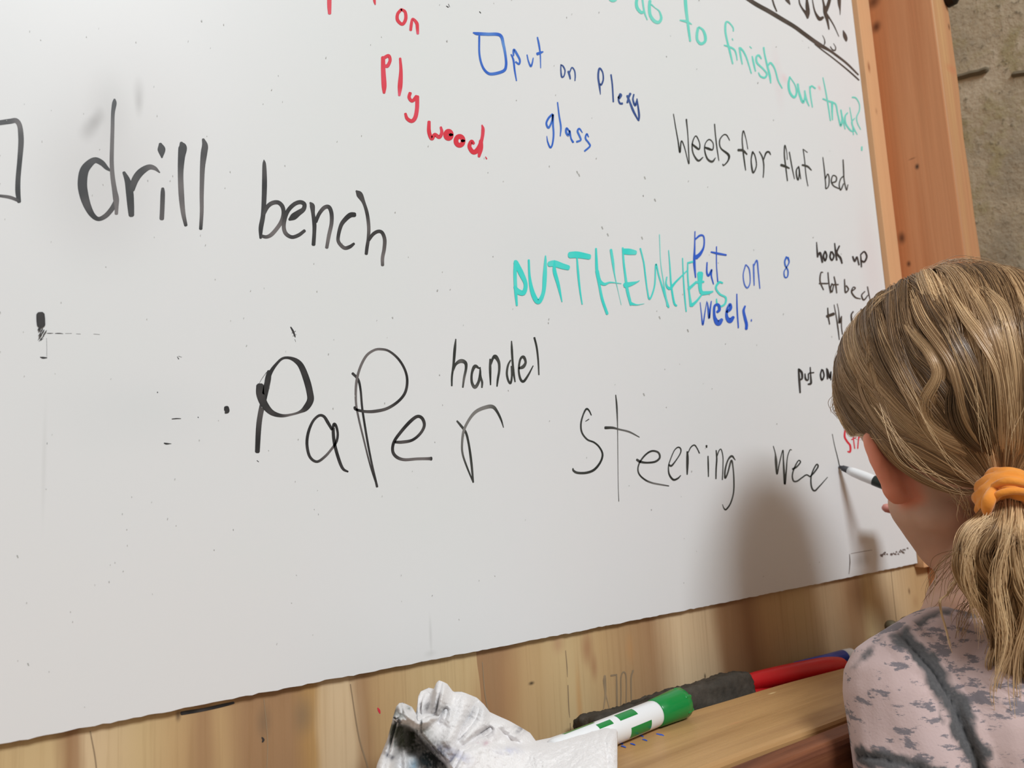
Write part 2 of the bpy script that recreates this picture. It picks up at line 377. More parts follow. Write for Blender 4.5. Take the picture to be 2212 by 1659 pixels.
# ------------------------------------------------------------------ ink on the board (flat ribbons lying on the board face)
INK = attr_mat('marker_ink', .38, .4)
LAYER = [0]
def ribbons(strokes, org, sc_, base, light, wj=0.0, plane=None, smooth=8, darkedge=True):
    V, F, C = [], [], []
    base = np.array(s2l(base)); light = np.array(s2l(light))
    for st in strokes:
        pts = [tuple(p)+(0.0,) if len(p) == 3 else tuple(p) for p in st]
        Q = catmull(pts, smooth) if len(pts) > 1 else np.array(pts)
        P = Q[:, :2]/sc_ + np.array(org); W = np.maximum(Q[:, 2]/sc_, .6)*.5; T = np.clip(Q[:, 3], 0, 1)
        if len(P) < 2: continue
        tg = np.gradient(P, axis=0); L = np.linalg.norm(tg, axis=1); L[L < 1e-6] = 1; tg /= L[:, None]
        nm = np.stack([-tg[:, 1], tg[:, 0]], 1)
        # rounded caps
        P = np.vstack([P[0]-tg[0]*W[0]*.55, P[0]-tg[0]*W[0]*.3, P, P[-1]+tg[-1]*W[-1]*.3, P[-1]+tg[-1]*W[-1]*.55])
        nm = np.vstack([nm[0], nm[0], nm, nm[-1], nm[-1]]); W = np.concatenate([[W[0]*.45, W[0]*.8], W, [W[-1]*.8, W[-1]*.45]]); T = np.concatenate([[T[0]]*2, T, [T[-1]]*2])
        LAYER[0] += 1; y = -.00005 - .0000015*(LAYER[0] % 260)
        nz = vnoise(np.column_stack([P*.02, np.full(len(P), LAYER[0]*1.7)]), 1.0, 11)
        n0 = len(V)
        for i in range(len(P)):
            for k, off in enumerate((-1, -.55, .55, 1)):
                q = P[i]+nm[i]*W[i]*off
                V.append(onY(q[0], q[1], y) if plane is None else plane(q[0], q[1], y))
                t = min(1, max(0, T[i]+.13*nz[i]+(0 if abs(off) > .9 else .10)))
                C.append(base*(1-t)+light*t)
        for i in range(len(P)-1):
            for k in range(3): a = n0+i*4+k; F.append((a, a+1, a+5, a+4))
    return V, F, C
def write(name, label, strokes, org, s_, kind='black', parent=None, **kw):
    pal = {'black': ((36, 36, 38), (112, 106, 106)), 'thin': ((44, 48, 46), (126, 124, 122)), 'red': ((216, 48, 66), (232, 100, 128)), 'blue': ((40, 98, 200), (110, 160, 220)),
           'dblue': ((46, 76, 140), (100, 130, 190)), 'teal': ((60, 216, 208), (150, 228, 222)), 'green': ((104, 214, 198), (166, 222, 214)), 'brown': ((66, 60, 56), (122, 108, 104)),
           'navy': ((28, 88, 205), (110, 140, 210)), 'stamp': ((142, 122, 98), (170, 146, 116))}[kind]
    if len(strokes) > 1 and (name in ('ink_speck', 'grain_line') or label.startswith('red letter')):
        for st in strokes: write(name, label, [st], org, s_, kind, parent, **kw)
        return
    V, F, C = ribbons(strokes, org, s_, *pal, **kw)
    return link(name, mesh(name, V, F, C), INK, parent or BOARD, label=label)

A, sA = (0, 180), 4.608
write('drawn_checkbox', 'black drawn box outline cut off by the left edge', [
 [(-260, 420, 50), (-60, 400, 50), (0, 392, 50), (100, 378, 52), (160, 372, 50, .3), (195, 420, 50, .5), (208, 520, 55), (208, 620, 55), (195, 780, 50), (180, 950, 50), (178, 1080, 52), (190, 1180, 40)],
 [(-260, 1100, 26), (-60, 1112, 26), (0, 1120, 28, .3), (100, 1135, 34, .4), (190, 1170, 30)]], A, sA)
write('handwritten_word', 'black word "drill"', [
 [(1095, 868, 20), (1060, 840, 40), (1010, 790, 55), (945, 765, 60), (880, 810, 80), (835, 880, 92), (820, 1000, 95), (835, 1110, 90), (870, 1220, 75), (920, 1310, 55), (980, 1350, 42), (1050, 1320, 48, .2), (1110, 1255, 50, .3), (1150, 1190, 55, .3), (1160, 1155, 50, .5)],
 [(1140, 158, 20), (1138, 200, 46), (1124, 300, 38), (1120, 450, 38, .6), (1115, 620, 40, .6), (1112, 780, 42, .5), (1120, 920, 45, .7), (1140, 1060, 50, .6), (1155, 1150, 60, .6), (1160, 1230, 40, .7), (1158, 1300, 34, .9)],
 [(1232, 885, 30), (1270, 970, 60), (1290, 1080, 75), (1300, 1200, 70), (1308, 1315, 56)],
 [(1310, 1060, 60), (1345, 960, 72), (1400, 885, 72), (1480, 835, 55, .3), (1540, 845, 40, .5), (1590, 888, 12, .2)],
 [(1595, 600, 30), (1608, 660, 78), (1612, 740, 15)],
 [(1620, 1045, 30), (1620, 1100, 45), (1615, 1250, 46, .3), (1610, 1350, 46, .4)],
 [(1803, 590, 30), (1818, 640, 85), (1806, 740, 70), (1798, 900, 56, .3), (1805, 1100, 56, .7), (1822, 1280, 46, .7), (1850, 1415, 34)],
 [(2022, 555, 25), (2040, 620, 60), (2030, 700, 65), (2015, 850, 50, .5), (2008, 1100, 42, .6), (2008, 1280, 38, .8), (1998, 1450, 34)]], A, sA)
B_, sB = (500, 320), 5.53
write('handwritten_word', 'black word "bench"', [
 [(388, 140, 10), (392, 200, 45), (395, 400, 60), (390, 600, 58), (378, 800, 55), (352, 950, 55), (348, 1075, 30)],
 [(385, 790, 40), (430, 700, 50), (490, 655, 52, .3), (560, 650, 50), (610, 700, 50), (622, 780, 48), (600, 870, 50, .5), (550, 950, 48, .8), (480, 1030, 48, .9), (420, 1060, 42, .4), (360, 1050, 38)],
 [(690, 855, 30), (740, 820, 80), (800, 775, 70), (860, 730, 55), (870, 670, 50), (820, 645, 50), (750, 670, 50), (680, 740, 50), (640, 830, 50), (625, 940, 48, .5), (650, 1020, 48, .4), (720, 1062, 44), (800, 1040, 44), (875, 985, 38)],
 [(940, 650, 20), (965, 690, 60), (975, 780, 45), (990, 900, 50), (990, 1000, 46), (980, 1155, 46)],
 [(1005, 880, 45), (1050, 780, 45), (1110, 710, 48, .3), (1165, 705, 48), (1195, 780, 48), (1195, 900, 46, .4), (1165, 1040, 46, .9), (1138, 1190, 40, .5)],
 [(1475, 795, 56), (1420, 800, 62), (1360, 850, 55), (1310, 920, 48), (1278, 1040, 42), (1280, 1120, 42, .4), (1345, 1190, 44, .4), (1410, 1180, 44), (1465, 1140, 30)],
 [(1490, 510, 20), (1530, 555, 75), (1580, 650, 42), (1620, 780, 42), (1640, 940, 42, .6), (1635, 1080, 40), (1620, 1180, 42), (1610, 1265, 38)],
 [(1640, 1100, 35), (1690, 1030, 42), (1750, 995, 42), (1800, 1010, 42), (1830, 1090, 44, .4), (1825, 1200, 44, .5), (1805, 1310, 42, 1), (1805, 1400, 38, .4)]], B_, sB)
C_, sC = (500, 700), 4.609
write('handwritten_word', 'large black word "PaPer" with looping P strokes', [
 [(375, 470, 40), (365, 540, 60), (345, 650, 56), (315, 780, 56), (288, 900, 54, .3), (270, 1040, 54, .2), (258, 1272, 48)],
 [(285, 612, 78), (288, 700, 82), (328, 800, 75), (400, 880, 55), (500, 912, 34), (600, 900, 22, .8), (680, 875, 28, .4), (740, 835, 60), (785, 760, 68), (780, 680, 66), (750, 560, 66), (700, 430, 60), (650, 370, 50), (580, 338, 30), (510, 342, 25), (450, 395, 28), (390, 480, 40), (350, 590, 46), (325, 690, 40)],
 [(350, 478, 5), (300, 550, 4), (272, 600, 3)],
 [(1000, 1050, 25), (960, 980, 32), (920, 920, 28), (870, 912, 26), (810, 970, 26), (765, 1080, 30), (752, 1200, 30), (780, 1320, 28), (850, 1370, 26), (930, 1320, 26, .5), (1000, 1240, 24, .7), (1045, 1170, 26), (1058, 1090, 24), (1040, 1010, 26), (1018, 1000, 28), (1014, 1080, 32), (1028, 1200, 32), (1070, 1350, 32), (1110, 1440, 28), (1160, 1470, 18)],
 [(1205, 490, 26), (1260, 550, 26), (1285, 650, 22), (1300, 820, 22), (1320, 960, 22), (1360, 1200, 22), (1400, 1400, 20), (1450, 1620, 24)],
 [(1450, 1620, 14), (1380, 1400, 16, .3), (1310, 1120, 18, .6), (1265, 930, 20, .7), (1240, 780, 22, .9), (1242, 600, 26, .9), (1275, 450, 26, .9), (1340, 320, 26, 1), (1420, 260, 24, .8), (1490, 250, 24, .6), (1570, 270, 22, .3), (1660, 345, 24), (1725, 450, 24), (1750, 560, 26), (1730, 680, 28), (1660, 770, 28), (1550, 840, 30, .3), (1430, 868, 32, .3), (1330, 870, 28, .3), (1240, 850, 26), (1225, 825, 22)],
 [(1630, 1175, 26), (1700, 1175, 32, .3), (1800, 1155, 28), (1880, 1090, 28, .3), (1920, 1010, 30), (1900, 940, 32), (1850, 920, 32), (1780, 970, 34), (1690, 1070, 32), (1620, 1170, 30), (1605, 1260, 30), (1640, 1320, 32), (1720, 1350, 30, .6), (1850, 1342, 28, .9), (1960, 1340, 30, .5), (1990, 1340, 40)]], C_, sC)
D_, sD = (900, 700), 4.608
write('handwritten_letter', 'thin black letter r ending "PaPer"', [
 [(402, 965, 18), (440, 1010, 24), (490, 1080, 24), (520, 1200, 22), (545, 1380, 24), (563, 1575, 18)],
 [(563, 1575, 14), (500, 1420, 18), (460, 1300, 20, .4), (452, 1200, 22, .6), (470, 1060, 26, .8), (530, 940, 28, .9), (600, 865, 34, 1), (700, 825, 38, .9), (760, 825, 36, .4), (800, 870, 26), (840, 950, 20), (865, 1030, 8)]], D_, sD, 'thin')
write('handwritten_word', 'small black word "handel" above "PaPer"', [
 [(390, 150, 12), (380, 250, 28), (368, 400, 24), (352, 520, 20), (350, 615, 16)],
 [(360, 470, 18), (390, 400, 26), (440, 368, 40, .4), (485, 385, 34), (492, 440, 26), (472, 540, 24, .5), (460, 630, 16)],
 [(622, 440, 16), (580, 420, 34), (550, 490, 24), (550, 580, 26), (580, 628, 34, .3), (615, 580, 28), (632, 500, 24), (632, 430, 12)],
 [(632, 440, 14), (636, 520, 22), (652, 580, 22), (650, 632, 16)],
 [(733, 350, 20), (732, 450, 26), (736, 605, 14)], [(738, 400, 20), (760, 340, 26), (785, 325, 40), (818, 380, 28), (822, 460, 24), (808, 550, 22), (800, 620, 14)],
 [(945, 170, 12), (948, 250, 22), (955, 370, 22), (965, 480, 22), (980, 575, 14)], [(935, 360, 14), (910, 410, 20), (898, 490, 22), (912, 560, 22), (935, 588, 22), (948, 520, 20), (945, 420, 18)],
 [(1020, 440, 22), (1060, 425, 34), (1085, 380, 24), (1065, 328, 30), (1035, 345, 22), (1020, 410, 20), (1018, 480, 20), (1035, 550, 24), (1065, 570, 26), (1110, 510, 20), (1160, 415, 10)],
 [(1172, 135, 20), (1195, 230, 20), (1210, 360, 18), (1217, 505, 14)]], D_, sD, 'thin')
E_, sE = (1200, 820), 5.267
write('handwritten_word', 'thin black word "Steering"', [
 [(408, 405, 12), (380, 350, 18), (350, 335, 22), (315, 400, 18), (290, 500, 20), (300, 600, 20), (360, 680, 20), (440, 715, 20), (500, 770, 20), (535, 850, 22), (510, 940, 24), (440, 1025, 28), (350, 1060, 28), (250, 1060, 28), (205, 1035, 24), (198, 1010, 14)], [(342, 475, 8), (380, 450, 12)],
 [(685, 175, 12), (697, 300, 20), (705, 500, 12, .3), (708, 700, 9, .6), (710, 900, 8, .6), (714, 1200, 7, .4), (720, 1385, 8)], [(565, 548, 34), (650, 548, 28), (720, 565, 20, .4), (840, 595, 20, .4), (955, 655, 10)],
 [(925, 910, 26), (960, 932, 30), (1030, 945, 22), (1130, 935, 24), (1185, 890, 22), (1170, 830, 22), (1100, 812, 22), (1030, 850, 20), (965, 930, 18), (938, 1010, 16), (955, 1080, 18), (1020, 1140, 20), (1100, 1175, 20, .6), (1200, 1195, 18, .7), (1290, 1210, 12)],
 [(1290, 970, 22), (1320, 980, 22), (1370, 920, 14), (1420, 840, 14), (1425, 790, 16), (1395, 770, 16), (1350, 810, 12), (1300, 930, 12), (1285, 1000, 14), (1295, 1080, 20), (1340, 1138, 24), (1390, 1125, 20), (1425, 1090, 10)],
 [(1500, 820, 20), (1502, 900, 30), (1500, 1000, 26), (1498, 1080, 14)], [(1510, 830, 10), (1540, 770, 14), (1580, 745, 16), (1610, 780, 14), (1638, 838, 14)],
 [(1735, 870, 14), (1738, 980, 18), (1740, 1105, 12)], [(1718, 750, 22), (1718, 772, 18)],
 [(1828, 805, 14), (1835, 900, 18), (1828, 1010, 18), (1825, 1128, 16)], [(1835, 880, 12), (1860, 810, 12), (1885, 795, 12), (1905, 880, 12), (1905, 1000, 12), (1898, 1140, 12)],
 [(2045, 915, 10), (2005, 870, 24), (1960, 920, 18), (1930, 1030, 20), (1930, 1120, 20), (1960, 1060, 18), (2000, 920, 20), (2020, 1000, 16), (2030, 1150, 16), (2025, 1290, 16), (1990, 1410, 16), (1940, 1478, 18), (1915, 1460, 12), (1900, 1420, 6)]], E_, sE, 'thin')
F_, sF = (1600, 880), 4.608
write('handwritten_word', 'thin black unfinished word "Wee" beside the marker tip', [
 [(325, 385, 8), (345, 460, 12), (352, 540, 26), (362, 665, 14), (385, 560, 12), (420, 425, 10), (425, 520, 14), (432, 650, 20), (440, 765, 18), (455, 620, 14), (465, 500, 10), (490, 425, 10), (508, 425, 8)],
 [(518, 615, 22), (560, 590, 16), (595, 545, 14), (575, 530, 12), (540, 590, 14), (515, 670, 14), (525, 730, 16), (560, 735, 16), (610, 700, 14), (655, 672, 14), (690, 690, 14)],
 [(690, 690, 14), (730, 650, 16), (770, 590, 16), (755, 568, 14), (720, 630, 14), (700, 700, 14), (705, 790, 16), (735, 830, 18), (780, 790, 14), (865, 695, 8)],
 [(912, 265, 7, .4), (935, 380, 8, .3), (965, 500, 9), (987, 598, 10)]], F_, sF, 'thin')
write('handwritten_word', 'faint red letters "Str" partly hidden by the head', [
 [(1080, 205, 18), (1045, 220, 18), (1035, 290, 20), (1060, 340, 20), (1090, 380, 20), (1090, 440, 20), (1065, 440, 14)],
 [(1115, 240, 10), (1125, 330, 12), (1135, 410, 12)], [(1105, 320, 14), (1150, 300, 10)], [(1175, 290, 12), (1170, 350, 12), (1165, 410, 12)], [(1172, 320, 10), (1195, 280, 10), (1220, 290, 8)]], F_, sF, 'red')
G_, sG = (680, 0), 4.6095
write('handwritten_word', 'red letter feet cut off by the top edge', [[(145, -240, 44), (145, -40, 44), (145, 60, 42), (148, 135, 32)], [(592, -240, 24), (592, -40, 24), (595, 10, 26), (602, 45, 12)]], G_, sG, 'red')
write('handwritten_word', 'red word "on"', [[(860, 95, 30), (825, 140, 32), (825, 200, 34), (872, 240, 32), (905, 190, 34), (900, 120, 30), (862, 92, 26)],
 [(955, 300, 28), (962, 240, 30), (975, 188, 24), (1015, 230, 34), (1022, 280, 32), (1026, 335, 26, .7)]], G_, sG, 'red')
def ring(cx, cy, rx, ry, w_, n=10): return [(cx+rx*math.cos(a), cy+ry*math.sin(a), w_) for a in np.linspace(0, 2*math.pi, n)]
write('handwritten_word', 'thick red word "Ply"', [[(680, 570, 40), (682, 700, 45), (690, 850, 50), (690, 925, 26)], [(690, 575, 34), (735, 555, 34), (750, 600, 32), (725, 655, 36), (700, 655, 30)],
 [(850, 580, 24), (858, 700, 34), (850, 850, 48), (842, 950, 24, .7)], [(950, 925, 34), (940, 970, 34), (970, 1005, 32), (1015, 960, 38)], [(1020, 960, 40), (1018, 1080, 40), (1000, 1170, 42), (965, 1205, 38), (920, 1180, 34), (902, 1130, 26)]], G_, sG, 'red')
write('handwritten_word', 'thick red word "wood."', [[(1138, 1210, 32), (1138, 1310, 40), (1165, 1380, 38), (1195, 1340, 36), (1240, 1365, 36), (1265, 1320, 34), (1255, 1265, 24)],
 ring(1332, 1342, 27, 34, 50), ring(1442, 1402, 36, 44, 48), [(1585, 1430, 26), (1560, 1410, 40), (1540, 1460, 40), (1580, 1515, 46), (1630, 1480, 50), (1665, 1380, 34), (1675, 1290, 34), (1665, 1245, 14)],
 [(1655, 1400, 40), (1650, 1480, 50), (1635, 1560, 26)], [(1700, 1560, 8), (1712, 1582, 14)]], G_, sG, 'red')
write('drawn_checkbox', 'blue drawn box before "put on"', [[(1578, 325, 14), (1620, 335, 32), (1720, 340, 32, .3), (1845, 350, 32), (1880, 450, 28, .6), (1900, 560, 24, .3), (1905, 650, 26), (1880, 705, 30), (1780, 735, 30, .2), (1720, 725, 26), (1670, 660, 22), (1640, 540, 20), (1638, 360, 20)]], G_, sG, 'blue')
H_, sH = (1000, 50), 5.267
write('handwritten_word', 'blue word "put"', [[(548, 355, 14), (575, 420, 22), (590, 540, 20), (610, 655, 14)], [(575, 370, 20), (580, 300, 24), (620, 360, 26), (648, 420, 22), (638, 465, 22), (600, 440, 20)],
 [(730, 360, 14), (745, 430, 16), (772, 490, 22), (790, 450, 18), (800, 395, 12)], [(848, 160, 16), (865, 240, 22), (880, 350, 16), (885, 510, 10)], [(845, 350, 34), (885, 335, 28), (912, 325, 16)]], H_, sH, 'blue')
write('handwritten_word', 'blue and dark blue word "on"', [[(1115, 470, 12), (1115, 540, 16), (1125, 610, 20), (1150, 600, 16), (1162, 540, 16), (1140, 490, 18), (1118, 475, 14)],
 [(1200, 548, 26), (1215, 600, 22), (1222, 635, 16)], [(1215, 560, 14), (1240, 505, 16), (1270, 540, 16), (1278, 600, 16), (1275, 655, 12)]], H_, sH, 'dblue')
write('handwritten_word', 'blue word "Plexy" sloping down', [[(1565, 810, 8), (1555, 720, 22), (1540, 620, 22), (1545, 540, 22), (1560, 515, 22), (1590, 560, 16), (1597, 640, 18), (1575, 700, 20), (1560, 690, 14)],
 [(1685, 585, 18), (1700, 700, 18), (1712, 895, 18)], [(1775, 850, 40), (1800, 820, 26), (1785, 805, 14), (1770, 860, 18), (1785, 910, 22), (1815, 915, 26)],
 [(1870, 825, 26), (1900, 900, 24), (1940, 1000, 26), (1995, 1105, 16)], [(1870, 905, 22), (1885, 850, 22), (1905, 800, 28)], [(1945, 810, 18), (1935, 870, 20), (1960, 935, 26), (1980, 880, 20)], [(1980, 860, 14), (1995, 960, 20), (2005, 1050, 24), (2000, 1110, 18)]], H_, sH, 'dblue')
write('handwritten_word', 'blue word "glass"', [[(1020, 1035, 24), (975, 1080, 24), (950, 1140, 22), (975, 1190, 24), (1010, 1120, 20), (1025, 1040, 22), (1025, 1150, 22), (1032, 1260, 20), (1020, 1370, 20), (995, 1415, 20), (965, 1350, 16), (955, 1285, 8)],
 [(1077, 900, 14), (1095, 1050, 18), (1115, 1180, 20), (1108, 1285, 12)], [(1210, 1225, 18), (1180, 1195, 22), (1175, 1240, 26), (1200, 1280, 22), (1215, 1225, 20), (1230, 1310, 18), (1255, 1355, 24)],
 [(1360, 1245, 10), (1325, 1200, 20), (1305, 1230, 22), (1330, 1290, 22), (1340, 1330, 20), (1295, 1350, 24)], [(1430, 1295, 12), (1410, 1260, 20), (1395, 1310, 20), (1430, 1360, 20), (1445, 1400, 20), (1385, 1455, 20)]], H_, sH, 'blue')
I_, sI = (1260, 0), 6.144
write('handwritten_word', 'pale teal word "do" at the top edge', [[(345, -60, 30), (370, -5, 50), (420, -5, 50), (450, -60, 30)], [(755, -100, 40), (720, -30, 40), (705, 40, 40), (720, 110, 42), (770, 165, 40), (805, 150, 30)], [(785, -130, 22), (785, -30, 24), (795, 60, 24), (815, 170, 22), (850, 262, 14)],
 [(885, 10, 40), (878, 100, 40), (890, 200, 40), (940, 275, 45), (1000, 295, 42), (1035, 240, 34), (1010, 150, 20), (950, 100, 12), (905, 60, 20)]], I_, sI, 'green')
write('handwritten_word', 'pale teal word "to"', [[(1355, -120, 44), (1355, -20, 44), (1365, 120, 42), (1385, 280, 36), (1400, 400, 32), (1420, 545, 26)], [(1285, 268, 18), (1370, 285, 34), (1440, 322, 12)],
 [(1525, 370, 36), (1510, 450, 36), (1515, 530, 34), (1560, 580, 38), (1615, 550, 36), (1620, 480, 38), (1590, 400, 30), (1535, 355, 20)]], I_, sI, 'green')
J_, sJ = (1540, 40), 5.5306
write('handwritten_word', 'pale teal word "finish"', [[(245, 150, 14), (240, 105, 16), (190, 45, 18), (155, 50, 24), (150, 150, 24), (170, 260, 22), (200, 380, 24), (238, 540, 18)], [(135, 318, 14), (190, 335, 22), (255, 370, 20), (280, 430, 16), (290, 500, 10)], [(232, 240, 14), (240, 260, 10)],
 [(318, 345, 20), (330, 430, 22), (352, 545, 14)], [(330, 350, 22), (370, 400, 20), (410, 490, 18), (460, 655, 14)], [(470, 450, 14), (485, 520, 22), (510, 630, 14)], [(440, 332, 10), (462, 355, 12)],
 [(580, 480, 14), (550, 440, 24), (520, 460, 24), (530, 530, 24), (600, 600, 20), (645, 660, 22), (620, 705, 24), (570, 690, 20), (545, 645, 12)], [(607, 345, 20), (620, 430, 18), (650, 560, 22), (680, 680, 26), (692, 770, 14)], [(660, 560, 18), (690, 530, 24), (740, 600, 18), (780, 740, 18), (828, 832, 14)]], J_, sJ, 'green')
write('handwritten_word', 'pale teal word "our"', [[(920, 695, 20), (905, 780, 26), (920, 880, 26), (970, 940, 28), (1000, 890, 22), (985, 800, 14), (930, 710, 12)], [(1015, 780, 22), (1030, 880, 26), (1075, 1000, 28), (1100, 940, 20), (1098, 860, 16)], [(1098, 860, 14), (1120, 970, 20), (1150, 1045, 12)],
 [(1158, 810, 16), (1165, 900, 18), (1190, 1060, 12)], [(1165, 830, 18), (1180, 805, 18), (1225, 835, 18)]], J_, sJ, 'green')
write('handwritten_word', 'pale teal word "truck?"', [[(1315, 705, 10), (1345, 850, 14), (1375, 1020, 16), (1405, 1220, 14)], [(1315, 958, 18), (1380, 985, 20), (1430, 1000, 24)], [(1425, 1010, 26), (1425, 1110, 20), (1430, 1210, 14)], [(1430, 1000, 20), (1470, 1030, 18), (1490, 1130, 16), (1510, 1220, 18), (1530, 1280, 24), (1545, 1200, 20), (1530, 1090, 16)], [(1548, 1180, 20), (1580, 1320, 12)],
 [(1610, 1125, 16), (1580, 1170, 18), (1590, 1260, 20), (1650, 1340, 18), (1690, 1345, 12)], [(1635, 1060, 8), (1655, 1180, 12), (1670, 1280, 14), (1680, 1390, 10)], [(1695, 1190, 12), (1660, 1240, 16), (1690, 1320, 16), (1725, 1385, 10)],
 [(1665, 940, 18), (1710, 950, 16), (1750, 1020, 12), (1750, 1100, 14), (1720, 1170, 14), (1725, 1240, 12), (1765, 1325, 10)], [(1780, 1530, 16), (1780, 1575, 18)]], J_, sJ, 'green')
K_, sK = (1580, 0), 7.373
write('drawn_line', 'dark brown double line running down to the batten', [[(40, -160, 60), (230, -40, 60), (400, 70, 66), (600, 180, 68), (800, 300, 66), (1000, 420, 62), (1150, 530, 62), (1300, 640, 62), (1420, 720, 60), (1560, 800, 40), (1700, 900, 36), (1850, 1020, 32), (2022, 1190, 24)],
 [(1330, 700, 20), (1440, 790, 20), (1600, 910, 20), (1800, 1070, 22), (1940, 1190, 24), (2032, 1275, 22)], [(1450, 560, 6), (1480, 620, 12), (1488, 680, 20), (1475, 720, 12)], [(1575, 740, 12), (1610, 790, 20), (1650, 800, 24), (1660, 750, 14), (1625, 690, 6)]], K_, sK, 'brown')
write('handwritten_word', 'bold dark brown word "TRUCK!" cut by the top edge', [[(600, -150, 24), (650, -20, 24), (680, 80, 26), (722, 180, 20)], [(820, -150, 60), (880, -20, 60), (905, 20, 50), (935, 70, 16)], [(1050, -120, 20), (1075, -30, 20), (1090, 60, 24), (1140, 150, 30), (1190, 210, 50), (1215, 290, 26)], [(1190, -120, 30), (1200, -30, 30), (1210, 100, 60), (1222, 200, 56), (1218, 280, 30)],
 [(1290, -120, 14), (1290, -30, 14), (1305, 80, 20), (1330, 180, 26), (1370, 260, 44), (1410, 300, 60), (1462, 275, 40)], [(1430, -120, 24), (1450, -30, 24), (1475, 80, 36), (1495, 200, 60), (1530, 330, 40), (1555, 465, 22)], [(1590, -120, 40), (1570, -30, 50), (1540, 80, 56), (1500, 180, 60)], [(1510, 220, 40), (1570, 300, 24), (1640, 420, 18), (1712, 580, 10)],
 [(1700, -120, 60), (1715, -30, 60), (1720, 60, 50), (1730, 150, 22), (1732, 235, 8)], [(1780, 485, 14), (1805, 560, 58), (1825, 620, 52), (1830, 655, 22)]], K_, sK, 'brown')
L_, sL = (1420, 220), 4.809
write('handwritten_word', 'thin black word "Weels"', [[(168, 125, 8), (190, 260, 10), (215, 400, 12), (235, 525, 16), (250, 405, 12), (285, 480, 10), (328, 645, 10), (325, 500, 12), (318, 350, 10), (302, 180, 16)],
 [(360, 435, 14), (400, 470, 22), (435, 490, 16), (440, 430, 10), (405, 355, 12), (375, 390, 12), (362, 460, 14), (375, 540, 14), (425, 610, 20), (475, 575, 10)], [(490, 470, 12), (530, 485, 24), (575, 495, 14), (580, 430, 10), (540, 390, 12), (500, 430, 10), (492, 500, 12), (520, 590, 18), (570, 620, 22), (605, 580, 8)],
 [(595, 230, 12), (605, 350, 12), (620, 480, 12), (640, 610, 8)], [(752, 400, 8), (720, 345, 12), (685, 345, 12), (648, 400, 14), (660, 480, 14), (740, 550, 24), (735, 610, 16), (690, 660, 12), (680, 645, 10)]], L_, sL, 'thin')
write('handwritten_word', 'thin black word "for"', [[(940, 490, 8), (925, 400, 8), (895, 300, 12), (882, 380, 12), (890, 500, 14), (905, 620, 14), (918, 710, 10)], [(840, 500, 26), (890, 505, 24), (932, 545, 14)],
 [(990, 520, 18), (975, 600, 12), (985, 700, 18), (1000, 735, 16), (1030, 660, 12), (1015, 560, 12), (990, 515, 12)], [(1060, 515, 10), (1090, 570, 14), (1105, 640, 14), (1105, 720, 12), (1100, 785, 10)], [(1105, 600, 10), (1130, 530, 18), (1160, 520, 18), (1178, 550, 8)]], L_, sL, 'thin')
write('handwritten_word', 'thin black word "flat" in the upper row', [[(1350, 600, 8), (1345, 520, 8), (1325, 450, 12), (1320, 550, 14), (1335, 680, 14), (1352, 820, 12)], [(1285, 655, 26), (1330, 670, 24), (1372, 690, 14)], [(1372, 520, 12), (1400, 680, 12), (1425, 800, 8)],
 [(1470, 670, 14), (1445, 710, 14), (1450, 780, 16), (1465, 810, 12), (1475, 740, 12), (1472, 680, 10), (1490, 800, 10)], [(1515, 490, 10), (1530, 600, 10), (1545, 760, 10), (1565, 875, 8)], [(1515, 490, 6), (1560, 525, 8)], [(1505, 655, 18), (1560, 670, 20), (1602, 710, 10)]], L_, sL, 'thin')
write('handwritten_word', 'thin black word "bed" in the upper row', [[(1720, 575, 8), (1735, 700, 12), (1748, 840, 12), (1752, 900, 12), (1780, 870, 12), (1785, 790, 12), (1770, 750, 12), (1745, 800, 12)],
 [(1815, 840, 14), (1855, 825, 16), (1860, 780, 12), (1825, 765, 12), (1808, 820, 14), (1830, 870, 14), (1885, 900, 12)], [(1930, 600, 12), (1935, 700, 14), (1940, 800, 12), (1955, 880, 12), (1968, 915, 12), (1980, 860, 10)], [(1935, 770, 12), (1905, 800, 12), (1890, 860, 12), (1905, 915, 14), (1935, 850, 12)]], L_, sL, 'thin')
M_, sM = (1080, 480), 3.8138
